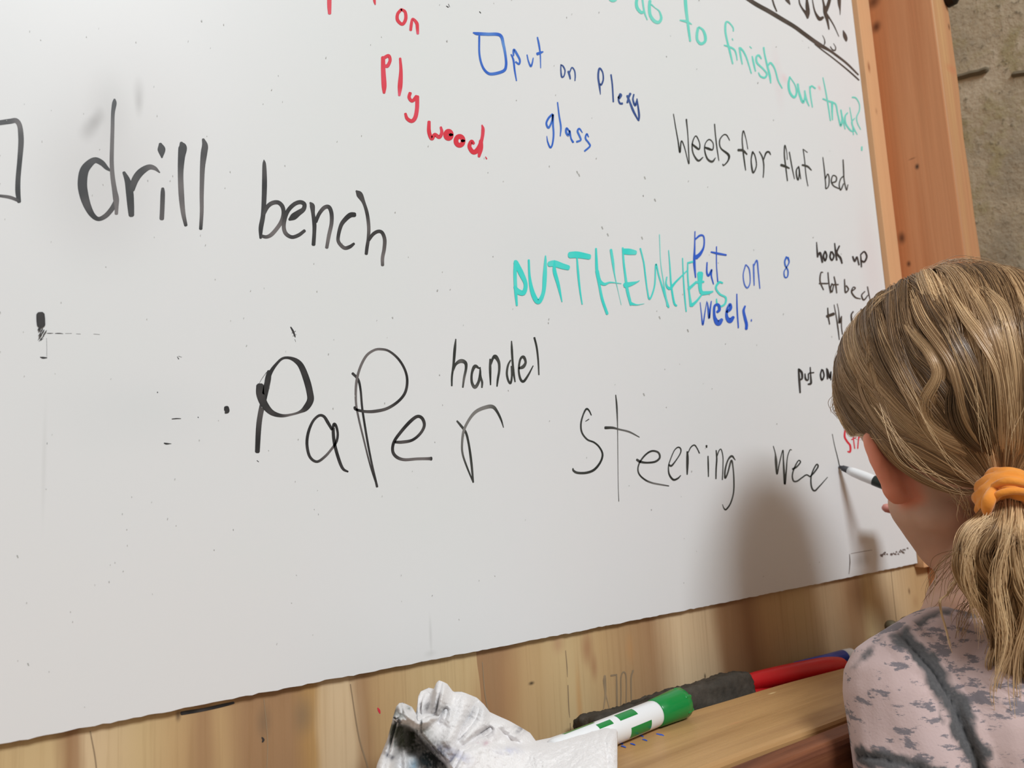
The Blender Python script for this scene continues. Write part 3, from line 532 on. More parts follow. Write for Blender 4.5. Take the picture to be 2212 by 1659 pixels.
write('handwritten_word', 'thick teal capitals "PUTTHEWHEELS"', [
 [(130, 320, 30), (125, 420, 28), (130, 560, 26), (140, 685, 16)], [(130, 330, 40), (175, 420, 44), (212, 510, 32), (195, 580, 40), (150, 570, 42), (122, 530, 24)],
 [(238, 310, 16), (245, 450, 20), (270, 580, 36), (315, 655, 40), (358, 580, 30), (370, 440, 34), (375, 320, 20), (376, 275, 8)],
 [(405, 345, 44), (450, 340, 52), (510, 360, 48), (565, 375, 40)], [(450, 315, 10), (450, 400, 30), (480, 510, 26), (512, 655, 8)], [(575, 270, 52), (640, 268, 54), (738, 285, 44)], [(635, 290, 12), (645, 420, 18), (660, 560, 14), (678, 675, 10)],
 [(792, 215, 14), (795, 300, 20), (800, 400, 24), (820, 520, 20), (845, 640, 22), (885, 755, 22)], [(800, 400, 30), (820, 480, 30), (860, 510, 24), (910, 495, 12), (1000, 505, 5, .6)], [(915, 225, 20), (930, 320, 22), (945, 430, 10), (975, 570, 4, .6), (1000, 680, 4, .8)],
 [(1012, 210, 14), (1020, 330, 16), (1035, 450, 18), (1050, 560, 24), (1080, 680, 20)], [(1022, 240, 48), (1070, 243, 50), (1118, 250, 36)], [(1030, 520, 44), (1080, 508, 34), (1130, 492, 12), (1150, 480, 5)], [(1080, 670, 26), (1130, 680, 10), (1190, 670, 4, .6)],
 [(1157, 215, 12), (1185, 330, 12), (1200, 450, 12), (1215, 560, 12), (1235, 632, 14), (1275, 520, 12), (1285, 345, 12), (1310, 440, 12), (1350, 570, 16), (1390, 700, 16)], [(1380, 690, 14), (1350, 500, 8, .3), (1325, 330, 6, .5), (1315, 100, 6, .6)],
 [(1390, 230, 6), (1400, 350, 10), (1412, 520, 14), (1435, 660, 16), (1455, 688, 16)], [(1375, 450, 10), (1370, 510, 14), (1400, 545, 24), (1450, 490, 16), (1540, 400, 10)], [(1505, 295, 8), (1512, 450, 10), (1522, 600, 12), (1535, 735, 10)],
 [(1548, 330, 10), (1548, 440, 12), (1560, 580, 14), (1575, 690, 24)], [(1548, 335, 14), (1600, 322, 16)], [(1555, 550, 24), (1620, 490, 18)], [(1580, 685, 28), (1620, 650, 18), (1660, 600, 14)],
 [(1650, 420, 50), (1650, 470, 40), (1650, 540, 28), (1660, 580, 30)], [(1620, 495, 20), (1680, 490, 16)], [(1665, 585, 34), (1720, 580, 26), (1755, 570, 12)],
 [(1835, 500, 14), (1805, 495, 18), (1780, 540, 16), (1810, 590, 16), (1860, 620, 16), (1855, 670, 16), (1820, 692, 16), (1790, 670, 14), (1785, 630, 8)]], M_, sM, 'teal')
write('handwritten_word', 'blue word "Put" over the teal capitals', [[(1607, 75, 8), (1605, 200, 12), (1602, 330, 20), (1612, 455, 10)], [(1610, 140, 12), (1650, 108, 16), (1680, 120, 12), (1680, 200, 14), (1650, 260, 26), (1615, 290, 36)], [(1707, 330, 10), (1705, 410, 14), (1720, 440, 16), (1745, 390, 12), (1742, 440, 12), (1760, 510, 8)],
 [(1785, 200, 8), (1785, 350, 8), (1795, 490, 10)], [(1740, 245, 12), (1800, 258, 18), (1865, 270, 14)]], M_, sM, 'navy')
write('handwritten_word', 'thin blue word "on" beside the teal capitals', [[(2025, 350, 10, .3), (2005, 430, 8, .3), (2015, 510, 10, .3), (2040, 540, 12, .3), (2062, 490, 8, .3), (2055, 390, 10, .3), (2030, 350, 8, .3)], [(2090, 345, 12, .3), (2092, 430, 12, .3), (2095, 520, 8, .3)], [(2092, 360, 10, .3), (2118, 315, 12, .3), (2130, 420, 10, .3), (2142, 545, 8, .3)]], M_, sM, 'navy')
write('handwritten_word', 'blue word "weels." under the teal capitals', [[(1650, 660, 6, .5), (1660, 750, 8, .3), (1672, 845, 12), (1690, 740, 8), (1705, 650, 6, .5)], [(1710, 660, 6), (1720, 740, 18), (1725, 790, 14), (1735, 700, 12), (1742, 650, 8)],
 [(1790, 740, 20), (1808, 720, 24), (1800, 680, 22), (1770, 690, 20), (1765, 750, 20), (1775, 800, 30), (1800, 830, 46), (1830, 800, 24)], [(1870, 740, 20), (1900, 710, 26), (1895, 675, 20), (1870, 720, 16), (1870, 780, 26), (1895, 810, 42), (1925, 780, 22)],
 [(1952, 590, 8), (1955, 720, 12), (1965, 870, 10)], [(2020, 690, 14), (2008, 730, 20), (2020, 790, 24), (2032, 840, 24), (2030, 880, 22)], [(2072, 800, 8), (2072, 815, 10)]], M_, sM, 'navy')
N_, sN = (1660, 500), 4.366
write('handwritten_number', 'small blue figure 8', [[(172, 240, 20), (155, 280, 14), (160, 320, 14), (185, 370, 12), (180, 425, 12), (155, 430, 12), (148, 380, 10), (170, 340, 12), (195, 290, 12), (185, 245, 18)]], N_, sN, 'blue')
write('handwritten_word', 'small black words "hook up"', [[(455, 100, 8), (460, 180, 14), (465, 240, 16)], [(462, 240, 12), (485, 200, 20), (500, 240, 20), (510, 290, 18)], [(535, 185, 16), (520, 230, 16), (535, 275, 16), (550, 230, 16), (540, 190, 14)], [(590, 190, 16), (582, 240, 16), (600, 270, 16), (618, 230, 16), (600, 190, 14)],
 [(625, 110, 10), (635, 200, 16), (645, 270, 16)], [(670, 135, 14), (645, 200, 18), (680, 250, 20), (695, 300, 14)], [(795, 235, 14), (815, 280, 18), (835, 240, 14), (855, 315, 14)], [(870, 215, 10), (875, 280, 14), (878, 335, 12)], [(872, 215, 14), (905, 190, 14), (928, 235, 16), (905, 285, 18), (870, 270, 14)]], N_, sN, 'black')
write('handwritten_word', 'small black words "flat bed"', [[(515, 385, 8), (495, 390, 12), (488, 470, 14), (520, 550, 10)], [(480, 490, 14), (560, 490, 12)], [(562, 385, 10), (570, 480, 12), (585, 580, 8)], [(600, 490, 12), (585, 540, 14), (600, 570, 12), (615, 510, 12)], [(620, 425, 10), (635, 500, 14), (645, 580, 10)], [(600, 500, 12), (660, 500, 12)],
 [(718, 450, 10), (722, 530, 14), (728, 575, 14), (755, 545, 14), (735, 510, 12)], [(790, 560, 12), (820, 535, 12), (800, 525, 10), (785, 570, 14), (820, 620, 14), (870, 635, 8)], [(910, 565, 10), (880, 600, 12), (900, 645, 14), (940, 600, 10)], [(935, 520, 10), (950, 600, 10), (970, 685, 6)]], N_, sN, 'brown')
write('handwritten_word', 'small black words beside the hair, ending "cab"', [[(560, 720, 10), (565, 800, 14), (578, 875, 10)], [(552, 800, 26), (618, 776, 28)], [(620, 690, 6), (640, 800, 10), (655, 900, 12), (670, 1020, 8)], [(650, 680, 6), (665, 765, 8), (670, 860, 20), (690, 800, 12)], [(690, 800, 10), (690, 900, 10), (700, 970, 10)],
 [(800, 755, 14), (782, 790, 14), (795, 870, 18), (820, 860, 14)], [(850, 790, 14), (835, 840, 14), (850, 850, 16), (865, 820, 16)], [(875, 730, 12), (880, 800, 14), (890, 850, 12), (910, 800, 10)]], N_, sN, 'brown')
write('handwritten_word', 'small black words "put on" beside the hair', [[(285, 1295, 14), (292, 1400, 20), (300, 1520, 14)], [(288, 1300, 20), (315, 1330, 20), (318, 1385, 18), (290, 1400, 14)], [(345, 1340, 10), (352, 1390, 18), (375, 1400, 12), (378, 1340, 12)], [(395, 1280, 10), (400, 1370, 14), (402, 1430, 20), (375, 1440, 14)], [(385, 1335, 12), (430, 1330, 10)],
 [(505, 1300, 14), (492, 1350, 14), (505, 1400, 16), (525, 1360, 14), (515, 1305, 12)], [(550, 1290, 12), (558, 1390, 14)], [(558, 1300, 12), (580, 1380, 18), (590, 1320, 10), (590, 1400, 10)], [(670, 1260, 8), (665, 1370, 8)], [(670, 1260, 8), (690, 1250, 8), (685, 1310, 8), (668, 1320, 8)], [(705, 1210, 14), (710, 1280, 14), (715, 1350, 8)]], N_, sN, 'black')
# loose marks of dry ink
O_, sO = (0, 620), 4.2538
blk = [[(372, 250, 76), (375, 300, 80), (378, 350, 76)]]
for i in range(16):
    x = 345+random.random()*60; y = 340+i*7+random.random()*10; blk.append([(x, y+22, 5), (x+14, y+6, 10), (x+24, y-14, 4)])
for i in range(5):
    x = 345+random.random()*40; y = 470+random.random()*30; blk.append([(x, y+14, 3), (x+12, y, 6), (x+26, y-10, 3)])
write('ink_smear', 'black dry marker block with a trailing line at the left', blk+[[(432, 425, 5), (460, 426, 8), (490, 425, 3)], [(505, 427, 4), (540, 426, 9), (580, 429, 4)], [(600, 427, 3), (660, 427, 3)], [(700, 430, 3), (740, 432, 3)], [(860, 432, 3), (915, 436, 3)],
 [(370, 645, 8), (395, 650, 18), (432, 650, 8)], [(428, 470, 2), (430, 560, 2), (430, 640, 2)]], O_, sO, 'black', smooth=4)
write('ink_speck', 'small black dots between the two large words', [[(2080, 1105, 44), (2084, 1140, 50), (2070, 1160, 14)], [(1580, 1213, 8), (1620, 1209, 10), (1662, 1209, 6)], [(1508, 1435, 10), (1530, 1440, 16), (1575, 1440, 3)], [(1630, 640, 5), (1642, 662, 9)], [(1640, 635, 4), (1670, 645, 3)], [(1447, 965, 10), (1448, 972, 8)], [(433, 1430, 4), (433, 1445, 4)], [(1820, 1195, 9), (1824, 1202, 5)]], O_, sO, 'black', smooth=4)
write('ink_speck', 'small dark ticks above "PaPer"', [[(590, 30, 12), (615, 75, 20), (635, 130, 10)], [(600, 90, 5), (640, 70, 5)], [(610, 120, 4), (645, 105, 4)], [(630, 150, 3), (640, 175, 3)], [(255, 1360, 8), (272, 1372, 6)]], C_, sC, 'black', smooth=4)
write('ink_speck', 'small dark ticks by the red word', [[(1310, 60, 8), (1330, 72, 12)], [(1330, 40, 6), (1345, 70, 4)], [(1640, 115, 8), (1652, 130, 10)]], G_, sG, 'black', smooth=4)
gh = []
for i in range(26):
    x = 1900+random.random()*60; y = 1190+(1960-x)*.09+random.random()*10-(x-1900)*.10; gh.append([(x, y, 1.6, .8), (x+2, y-2, 2.4, .5), (x+3, y+1, 1.2, .9)])
gh += [[(1835, 1197, 1.2, .7), (1836, 1215, 2.0, .3), (1834, 1240, 1.0, .9)], [(1838, 1196, 1.0, 1), (1860, 1192, 1.1, .9), (1884, 1188, .9, 1)]]
write('ink_smear', 'faint grey rubbed print at the lower right corner', gh, (0, 0), 1, 'brown', smooth=4)
rs = np.random.default_rng(5); sp = []
for i in range(230):
    x, y = rs.uniform(-20, 1840), rs.uniform(-10, 1560)
    if y > 1590-x*.2: continue
    r_ = rs.uniform(.8, 2.2)*(1.3 if rs.random() < .1 else .9); sp.append([(x, y, r_, rs.uniform(.8, 1)), (x+rs.uniform(-1, 1), y+rs.uniform(1, 3), r_*.7, 1)])
for x, y in [(1246, 370), (1250, 376), (1392, 382), (1414, 430), (1300, 490), (1312, 505), (1386, 512), (1424, 684), (1485, 712), (37, 1200), (60, 1433), (1390, 850)]:
    sp.append([(x, y, 3, .8), (x+2, y+5, 2.5, .8)])
V, F, C = ribbons(sp, (0, 0), 1, (96, 94, 92), (176, 176, 174), smooth=2)
link('ink_specks', mesh('specks', V, F, C), INK, BOARD, label='scattered tiny grey ink specks', kind='stuff')
# stencilled mill stamp on the plywood
write('mill_stamp', 'faint grey stencilled mill stamp, upside down', [[(238, 355, 16, .6), (236, 400, 24, .2), (242, 500, 14, .6), (228, 610, 8, .8)], [(245, 500, 10, .8), (258, 550, 8, .8), (270, 600, 8, .8)],
 [(285, 355, 14), (330, 348, 12)], [(328, 352, 10), (330, 450, 14), (332, 590, 12)], [(360, 590, 10), (362, 500, 10), (362, 370, 10), (382, 328, 12), (402, 370, 10), (402, 590, 8)], [(442, 560, 8), (440, 380, 12), (455, 315, 14)]],
 (1240, 1360), 3.568, 'stamp', parent=ply, plane=lambda x, y, z: onY(x, y, .004+z-.0001))
write('ink_speck', 'red and dark ink specks on the plywood', [[(816, 1529, 2), (819, 1535, 5), (821, 1541, 2)]], (0, 0), 1, 'red', parent=ply, plane=lambda x, y, z: onY(x, y, .004+z-.0001), smooth=4)
write('ink_speck', 'dark violet ink speck', [[(566, 1593, 3), (569, 1598, 5), (567, 1603, 3)]], (0, 0), 1, 'black', parent=ply, plane=lambda x, y, z: onY(x, y, .004+z-.0001), smooth=4)
# dark line on the plywood just below the cut edge
write('ink_smear', 'black line along the cut lower edge', [[(392, 1541, 8), (410, 1538, 8), (440, 1533, 7), (480, 1524, 7), (505, 1518, 5)]], (0, 0), 1, 'black', parent=ply, plane=lambda x, y, z: onY(x, y, .004+z-.0001), smooth=4)

# ================================================================== LEDGE below the board
LEDGE = thing('wooden_ledge', (.1, -.04, .86), 'wooden ledge with a trough fixed under the whiteboard', 'shelf')
W_TOP = wood('ledge_wood', 0, [(.28, s2l((168, 128, 82))), (.45, s2l((190, 150, 100))), (.6, s2l((180, 140, 94))), (.75, s2l((156, 114, 74)))], 46, 3.2, 5.3,
             spots=[(onZ(1668, 1497, .892), (.006, .0015, .01), (240, 214, 160), .9), (onZ(1590, 1562, .892), (.012, .002, .01), (196, 140, 96), .5)], rough=.42, fine=.08)
def lip_mesh():
    nx = 160; xs = np.linspace(-.9, .78, nx)
    prof = [(-.040, .864), (-.040, .8885), (-.0415, .8908), (-.0445, .892), (-.075, .8922), (-.114, .892), (-.1165, .8912), (-.1175, .8895), (-.1175, .864)]
    V = []
    for x in xs:
        wb = -.012*math.exp(-((x-.56)/.075)**2)*.6            # waney dip of the back edge at the right
        for i, (y, z) in enumerate(prof):
            yy, zz = y, z
            if i in (1, 2, 3): yy += wb; zz += 0
            V.append((x, yy, zz+.0003*math.sin(x*40)))
    k = len(prof); F = [(a*k+i, a*k+(i+1) % k, (a+1)*k+(i+1) % k, (a+1)*k+i) for a in range(nx-1) for i in range(k)]
    F += [tuple(range(k))[::-1], tuple((nx-1)*k+i for i in range(k))]
    return mesh('lip', V, F)
link('front_lip', lip_mesh(), W_TOP, LEDGE)
W_RED = wood('fascia_wood', 0, [(.3, s2l((120, 70, 46))), (.45, s2l((146, 92, 62))), (.6, s2l((104, 60, 40))), (.75, s2l((136, 86, 58)))], 60, 3.5, 1.3, rough=.5, fine=.2)
link('fascia_board', boxmesh('fascia', (-.9, -.137, .800), (.78, -.1182, .8905), .006, 4), W_RED, LEDGE)
link('trough_board', boxmesh('trough', (-.9, -.1175, .846), (.78, .0035, .8635), .001), W_RED, LEDGE)

write('ink_speck', 'short blue ink ticks', [[(x, y, 2), (x+5, y+1, 3), (x+10, y+3, 2)] for x, y in [(1336, 1604), (1342, 1611), (1362, 1606), (1380, 1588), (1388, 1597), (1418, 1585), (1424, 1586)]], (0, 0), 1, 'navy', parent=LEDGE, plane=lambda x, y, z: onZ(x, y, .89235-z), smooth=4)
write('grain_line', 'dark grain lines in the plywood', [[(1222, 1405, 1.2, .5), (1225, 1440, 1.8, .2), (1226, 1462, .8, .6)], [(1227, 1480, 1.6, .3), (1229, 1530, 1.9, .2), (1231, 1550, .7, .6)], [(1232, 1562, 1.5, .3), (1233, 1590, 1.1, .5)], [(1042, 1430, 1.6, .5), (1048, 1500, 2.2, .3), (1060, 1560, 1.5, .6)], [(757, 1478, 2, .3), (775, 1590, 3, .3), (795, 1659, 3, .4), (800, 1700, 2, .5)], [(195, 1580, 2.5, .4), (206, 1640, 3, .3), (212, 1700, 2, .3)], [(1925, 1232, 1, .9), (1932, 1300, 1, .9), (1938, 1350, 1, .9)], [(570, 1510, 1.6, .4), (578, 1600, 1.6, .5), (575, 1690, 1.6, .6)]], (0, 0), 1, 'stamp', parent=ply, plane=lambda x, y, z: onY(x, y, .004+z-.0001), smooth=8)
# ------------------------------------------------------------------ felt block (board eraser)
def eraser():
    bm = bmesh.new(); pts = []
    nx, ny, nz = 60, 16, 14
    me = boxmesh('er', (-.076, -.0145, -.017), (.076, .0145, .017), .004, 2); bm.from_mesh(me)
    out = remesh(bm, .0016, 2); V = verts_np(out); N = normals_np(out)
    V += N*(vnoise(V, 60, 4)*.0010+vnoise(V, 190, 5)*.00045)[:, None]
    V[:, 2] += .002*np.sin(V[:, 0]*30)*.5
    a = math.radians(-14); Y, Z = V[:, 1].copy(), V[:, 2].copy(); V[:, 1] = Y*math.cos(a)-Z*math.sin(a); V[:, 2] = Y*math.sin(a)+Z*math.cos(a)
    V += np.array([.394, -.0215, .8815]); V[:, 2] = np.maximum(V[:, 2], .8640); V[:, 1] = np.where(V[:, 2] < .8925, np.maximum(V[:, 1], -.0392), V[:, 1]); V[:, 1] = np.minimum(V[:, 1], .0030); set_verts(out, V); return out
t = NT('dusty_felt'); v = t.coord(); n = t.noise(v, 60, 5, .6)
t.base(t.ramp(n, [(.3, s2l((50, 47, 42))), (.55, s2l((72, 66, 59))), (.75, s2l((90, 84, 76)))])); t.set(**{'Roughness': .9, 'Specular IOR Level': .25}); t.bump(t.noise(v, 500, 3), .6, .0008)
link('board_eraser', eraser(), t.m, smooth=True, label='dusty dark grey felt eraser block lying in the ledge trough', cat='eraser')

# ------------------------------------------------------------------ markers and tools
P_WHITE = plain('marker_white', (232, 234, 236), .28, .5, vary=.01)
P_GREEN = plain('marker_green', (20, 132, 62), .22, .5, vary=.03)
def green_marker():
    L = np.array([.314, -.0575, .9008]); Rr = np.array([.3755, -.0498, .9014]); d = (Rr-L)/np.linalg.norm(Rr-L)
    J = L+d*.0345; S = L-d*.055
    g = thing('green_marker', (.30, -.057, .892), 'green and white dry-erase marker half under the white rag', 'marker')
    link('barrel', lathe('barrel', S, J, [(0, .0062), (.01, .0074), (.04, .0079), (.97, .0079), (.995, .0075), (1, .0068)], 40), P_WHITE, g, smooth=True)
    prof = [(0, .0078), (.02, .0083), (.5, .0090), (.80, .0095), (.97, .0094), (1, .0086)]
    me = lathe('cap', J-d*.001, Rr, prof, 40); link('cap', me, P_GREEN, g, smooth=True)
    # ribs at the end of the cap
    fr = frame(d)
    for k in range(6):
        a = 2*math.pi*k/6+.4; c = fr[1]*math.cos(a)+fr[2]*math.sin(a); bm = bmesh.new(); capsule_bm(bm, Rr-d*.0045+c*.0087, .0013, Rr+d*.0004+c*.0080, .0013, 10)
        me = bpy.data.meshes.new('rib'); bm.to_mesh(me); bm.free(); link('cap_rib', me, P_GREEN, g, smooth=True)
    # printed green blocks wrapped around the barrel
    for a0, a1, t0, t1 in [(-.30, .62, .002, .021), (1.35, 2.05, -.004, .012), (1.35, 1.8, -.022, -.010), (2.7, 3.9, .0, .018), (4.3, 5.0, -.01, .015), (-.80, .10, -.03, -.012), (2.1, 2.6, -.045, -.02)]:
        V, F = [], []; n = 14
        up = np.array([0, 0, 1.0]); up -= up.dot(d)*d; up /= np.linalg.norm(up); sd = np.cross(d, up)
        if sd[1] > 0: sd = -sd
        for k in range(n+1):
            a = a0+(a1-a0)*k/n; c = (sd*math.cos(a-.5)+up*math.sin(a-.5))*.00797
            V += [L+d*t0+c, L+d*t1+c]
        F = [(2*k, 2*k+2, 2*k+3, 2*k+1) for k in range(n)]
        link('printed_band', mesh('pb', V, F), P_GREEN, g, smooth=True)
green_marker()
RED = plain('red_grip', (206, 24, 34), .38, .5, vary=.04)
def chain(name, pts, mat, parent=None, smooth=True, voxel=None, **kw):
    bm = bmesh.new(); P = catmull([tuple(p) for p in pts], 8)
    for a, b in zip(P, P[1:]): capsule_bm(bm, a[:3], a[3], b[:3], b[3], 16)
    me = remesh(bm, voxel, 3) if voxel else bpy.data.meshes.new(name)
    if not voxel: bm.to_mesh(me); bm.free()
    return link(name, me, mat, parent, smooth=smooth, **kw)
pl = thing('pliers', (.5, -.02, .866), 'tool with two long red grips lying behind the eraser', 'pliers')
def P4(px, py, Y, r): return (*onY(px, py, Y), r)
chain('upper_grip', [P4(1570, 1485, -.024, .0044), P4(1640, 1469, -.028, .0066), P4(1730, 1451, -.033, .0076), P4(1785, 1442, -.036, .0080), P4(1813, 1440, -.036, .0076)], RED, pl, voxel=.0011)
chain('lower_grip', [P4(1600, 1505, -.030, .0036), P4(1650, 1493, -.029, .0044), P4(1700, 1484, -.028, .0044), P4(1760, 1472, -.027, .0040)], RED, pl, voxel=.0011)
jaw0 = onY(1575, 1490, -.018)
link('jaw', boxmesh('jaw', (jaw0[0]-.030, -.030, .8640), (jaw0[0]+.004, -.012, .876), .002), plain('tool_steel', (120, 118, 116), .35, .5, .9), pl)
bmk = thing('blue_marker', (.6, -.012, .866), 'blue marker with white end resting behind the red grip', 'marker')
b0, b1, b2_ = onY(1745, 1440, -.012), onY(1822, 1420, -.012), onY(1843, 1413, -.012)
link('barrel', lathe('bb', b0+(b0-b1)*.3, b1, [(0, .0052), (.02, .0060), (.6, .0060), (1, .0062)], 28), plain('marker_blue', (40, 82, 204), .3, .5), bmk, smooth=True)
link('end_cap', lathe('bc', b1, b2_, [(0, .0063), (.3, .0062), (.8, .0056), (1, .0040)], 28), P_WHITE, bmk, smooth=True)
dk = thing('dark_pen', (.64, -.015, .866), 'dark pen with pale clip tip beside the shirt sleeve', 'pen')
c0, c1, c2, c3 = onY(1845, 1424, -.016), onY(1868, 1404, -.016), onY(1876, 1399, -.016), onY(1912, 1372, -.016)
link('barrel', lathe('pb1', c2, c3, [(0, .0040), (.5, .0048), (1, .0046)], 20), plain('pen_dark', (48, 40, 32), .4, .5), dk, smooth=True)
link('tip', lathe('pb2', c0, c2, [(0, .0016), (.5, .003), (.7, .0040), (1, .0041)], 20), plain('pen_tip', (120, 104, 84), .4, .5), dk, smooth=True)
olive = plain('olive_rubber', (92, 84, 64), .55, .4, vary=.1)
cl = thing('spring_clamp', (.69, -.02, .866), 'olive clamp with two rounded tips behind the shoulder', 'clamp')
chain('handle', [P4(1926, 1354, -.020, .0062), P4(1935, 1372, -.020, .0062), P4(1958, 1400, -.022, .006), P4(1985, 1420, -.022, .005)], olive, cl, voxel=.0012)
chain('handle', [P4(1961, 1349, -.020, .0076), P4(1975, 1362, -.020, .0076), P4(1990, 1390, -.022, .007), P4(1995, 1420, -.022, .005)], olive, cl, voxel=.0012)

# ------------------------------------------------------------------ white rag
def rag():
    T = np.array([(812, 1712), (818, 1680), (824, 1655), (836, 1625), (846, 1600), (858, 1555), (865, 1530), (872, 1522), (880, 1521), (890, 1526), (897, 1538), (903, 1550), (907, 1547), (910, 1530), (912, 1508), (918, 1496), (935, 1488), (947, 1491), (952, 1478), (958, 1472), (966, 1476), (978, 1492), (990, 1497), (1008, 1497), (1030, 1506), (1045, 1520), (1058, 1537), (1075, 1545), (1100, 1556), (1125, 1570), (1145, 1582), (1158, 1600), (1166, 1604), (1200, 1597), (1240, 1583), (1290, 1572), (1305, 1568), (1322, 1563), (1331, 1567), (1334, 1580)], float)
    T[:, 1] += 1
    nx, ny = 420, 110
    xs = np.linspace(812, 1334, nx); top = np.interp(xs, T[:, 0], T[:, 1])
    s = np.linspace(0, 1, ny)**1.25
    PX = np.repeat(xs[:, None], ny, 1); PY = top[:, None]+(1748-top[:, None])*s[None, :]
    # slanted right edge
    px, py = PX.ravel(), PY.ravel()
    def seg(poly):
        poly = np.array(poly, float); best = np.full(len(px), 1e9); tt = np.zeros(len(px)); sgn = np.zeros(len(px))
        for i in range(len(poly)-1):
            a, b = poly[i], poly[i+1]; d = b-a; L2 = d@d; t = np.clip(((px-a[0])*d[0]+(py-a[1])*d[1])/L2, 0, 1)
            dx, dy = px-(a[0]+t*d[0]), py-(a[1]+t*d[1]); q = np.hypot(dx, dy); m = q < best
            best[m] = q[m]; tt[m] = (i+t[m])/(len(poly)-1); cr = d[0]*(py-a[1])-d[1]*(px-a[0]); sgn[m] = np.sign(cr[m])
        return best, tt, sgn
    sm = lambda x: np.clip(x, 0, 1)**2*(3-2*np.clip(x, 0, 1))
    R3 = (ROT @ np.stack([(px-CX)/FPX, -(py-CY)/FPX, -np.ones_like(px)]))   # ray directions
    zplane = .9045
    tz = (zplane-CAM[2])/R3[2]; Yp = CAM[1]+R3[1]*tz
    left = -(.046+.032*np.clip((py-1475)/190, 0, 1.4))
    wr_ = sm((px-1090)/110)
    Y = left*(1-wr_)+np.minimum(Yp, -.030)*wr_
    Y = np.minimum(Y, Yp*wr_+Y*(1-wr_))
    # bulge over the marker
    d, t, _ = seg([(1180, 1640), (1330, 1585)]); Y -= .004*np.exp(-(d/26)**2)
    def ridge(poly, amp, wid):
        nonlocal Y
        d, t, _ = seg(poly); Y = Y - amp*np.exp(-(d/wid)**2)
    def step(poly, amp, soft, reach=200, s=1):
        nonlocal Y
        d, t, sg = seg(poly); x = sg*s*d; Y = Y - amp*sm(x/soft*.5+.5)*np.exp(-(d/reach)**2)
    rim = [(872, 1530), (878, 1541), (888, 1552), (906, 1561), (922, 1558), (938, 1546), (949, 1522), (956, 1494), (960, 1478)]
    ridge(rim, .010, 10)
    # knob behind the rim sits back
    m = sm(((952-px)/10))*sm((px-905)/4)*sm((1552-py)/8); Y += .018*m*np.exp(-((px-928)/26)**2)
    # cavity below the rim
    edge = [(870, 1560), (886, 1570), (903, 1581), (922, 1603), (949, 1633), (975, 1657), (1010, 1700), (1040, 1748)]
    d, t, sg = seg(edge); inside = (sg > 0)
    if inside[np.argmin((px-900)**2+(py-1640)**2)] == False: inside = ~inside
    inside &= (px < 1035) & (py > 1556)
    x = np.where(inside, d, -d); cav = sm(x/14+.5); Y += .028*cav*np.exp(-np.maximum(0, (d-80))/60)
    ridge([(860, 1560), (850, 1600), (838, 1659), (825, 1740)], .016, 15); ridge([(873, 1568), (873, 1600), (876, 1660), (878, 1740)], .006, 8)
    ridge([(893, 1640), (900, 1700), (905, 1745)], .006, 12)
    # valleys and ridges of the main sheet
    for p, a, w_ in [([(962, 1536), (948, 1560)], -.005, 7), ([(1029, 1519), (1022, 1542), (1003, 1569), (990, 1603)], -.007, 8), ([(1006, 1500), (1000, 1535), (985, 1570), (968, 1600)], .006, 16), ([(1058, 1576), (1030, 1589), (997, 1616), (978, 1652)], -.007, 7),
                     ([(1045, 1535), (1040, 1560), (1015, 1590), (985, 1625)], .006, 13), ([(1090, 1560), (1070, 1585), (1055, 1605)], .004, 12), ([(1080, 1576), (1102, 1596), (1120, 1606)], -.004, 6), ([(1130, 1580), (1110, 1592)], .003, 8), ([(960, 1500), (972, 1530), (968, 1556)], .004, 10),
                     ([(1220, 1750), (1260, 1660), (1310, 1600)], .002, 30), ([(1110, 1740), (1160, 1670), (1240, 1630)], -.002, 22), ([(1305, 1585), (1312, 1640), (1318, 1700)], -.0015, 4)]: ridge(p, a, w_)
    step([(965, 1748), (978, 1660), (1003, 1622), (1037, 1609), (1098, 1613), (1160, 1612), (1230, 1600), (1330, 1575)], .007, 10, 90, 1)
    # rounding at the silhouette
    dt = (PY-top[:, None]).ravel(); Y += .009*np.exp(-dt/9); Y += .007*np.exp(-(1334-px)/7)+.006*np.exp(-(px-812)/6)
    P0 = np.column_stack([px, py, np.zeros_like(px)]); Y += .0007*vnoise(P0, .022, 8)+.0004*vnoise(P0, .07, 9)+.00012*vnoise(P0, .25, 10)
    Y = np.minimum(Y, -.0065)
    V = (CAM[:, None]+R3*((Y-CAM[1])/R3[1])).T
    V[:, 2] = np.where(V[:, 1] < -.036, np.maximum(V[:, 2], .8940), V[:, 2])
    Bk = V.copy(); Bk[:, 1] = np.minimum(Bk[:, 1]+.005, -.001)
    Bk[:, 2] = np.where(Bk[:, 1] < -.036, np.maximum(Bk[:, 2], .8926), Bk[:, 2])
    n = nx*ny; idx = lambda i, j: i*ny+j
    F = [(idx(i, j), idx(i, j+1), idx(i+1, j+1), idx(i+1, j)) for i in range(nx-1) for j in range(ny-1)]
    F += [(n+a, n+d_, n+c, n+b) for a, b, c, d_ in F[:]]
    rim_ = [idx(i, 0) for i in range(nx)]+[idx(nx-1, j) for j in range(1, ny)]+[idx(i, ny-1) for i in range(nx-2, -1, -1)]+[idx(0, j) for j in range(ny-2, 0, -1)]
    F += [(a, b, n+b, n+a) for a, b in zip(rim_, rim_[1:]+rim_[:1])]
    # ink stains in the cloth itself
    white = np.array(s2l((236, 233, 233))); C = np.tile(white, (n, 1))
    def stain(cx, cy, rx, ry, col, amt, fr=.05, sd=1):
        f = np.exp(-(((px-cx)/rx)**2+((py-cy)/ry)**2))*amt*np.clip(.75+.6*vnoise(P0, fr*.55, sd)+.25*vnoise(P0, .11, sd+40), 0, 1.2); f = np.clip(f, 0, 1)[:, None]
        C[:] = C*(1-f)+np.array(s2l(col))*f
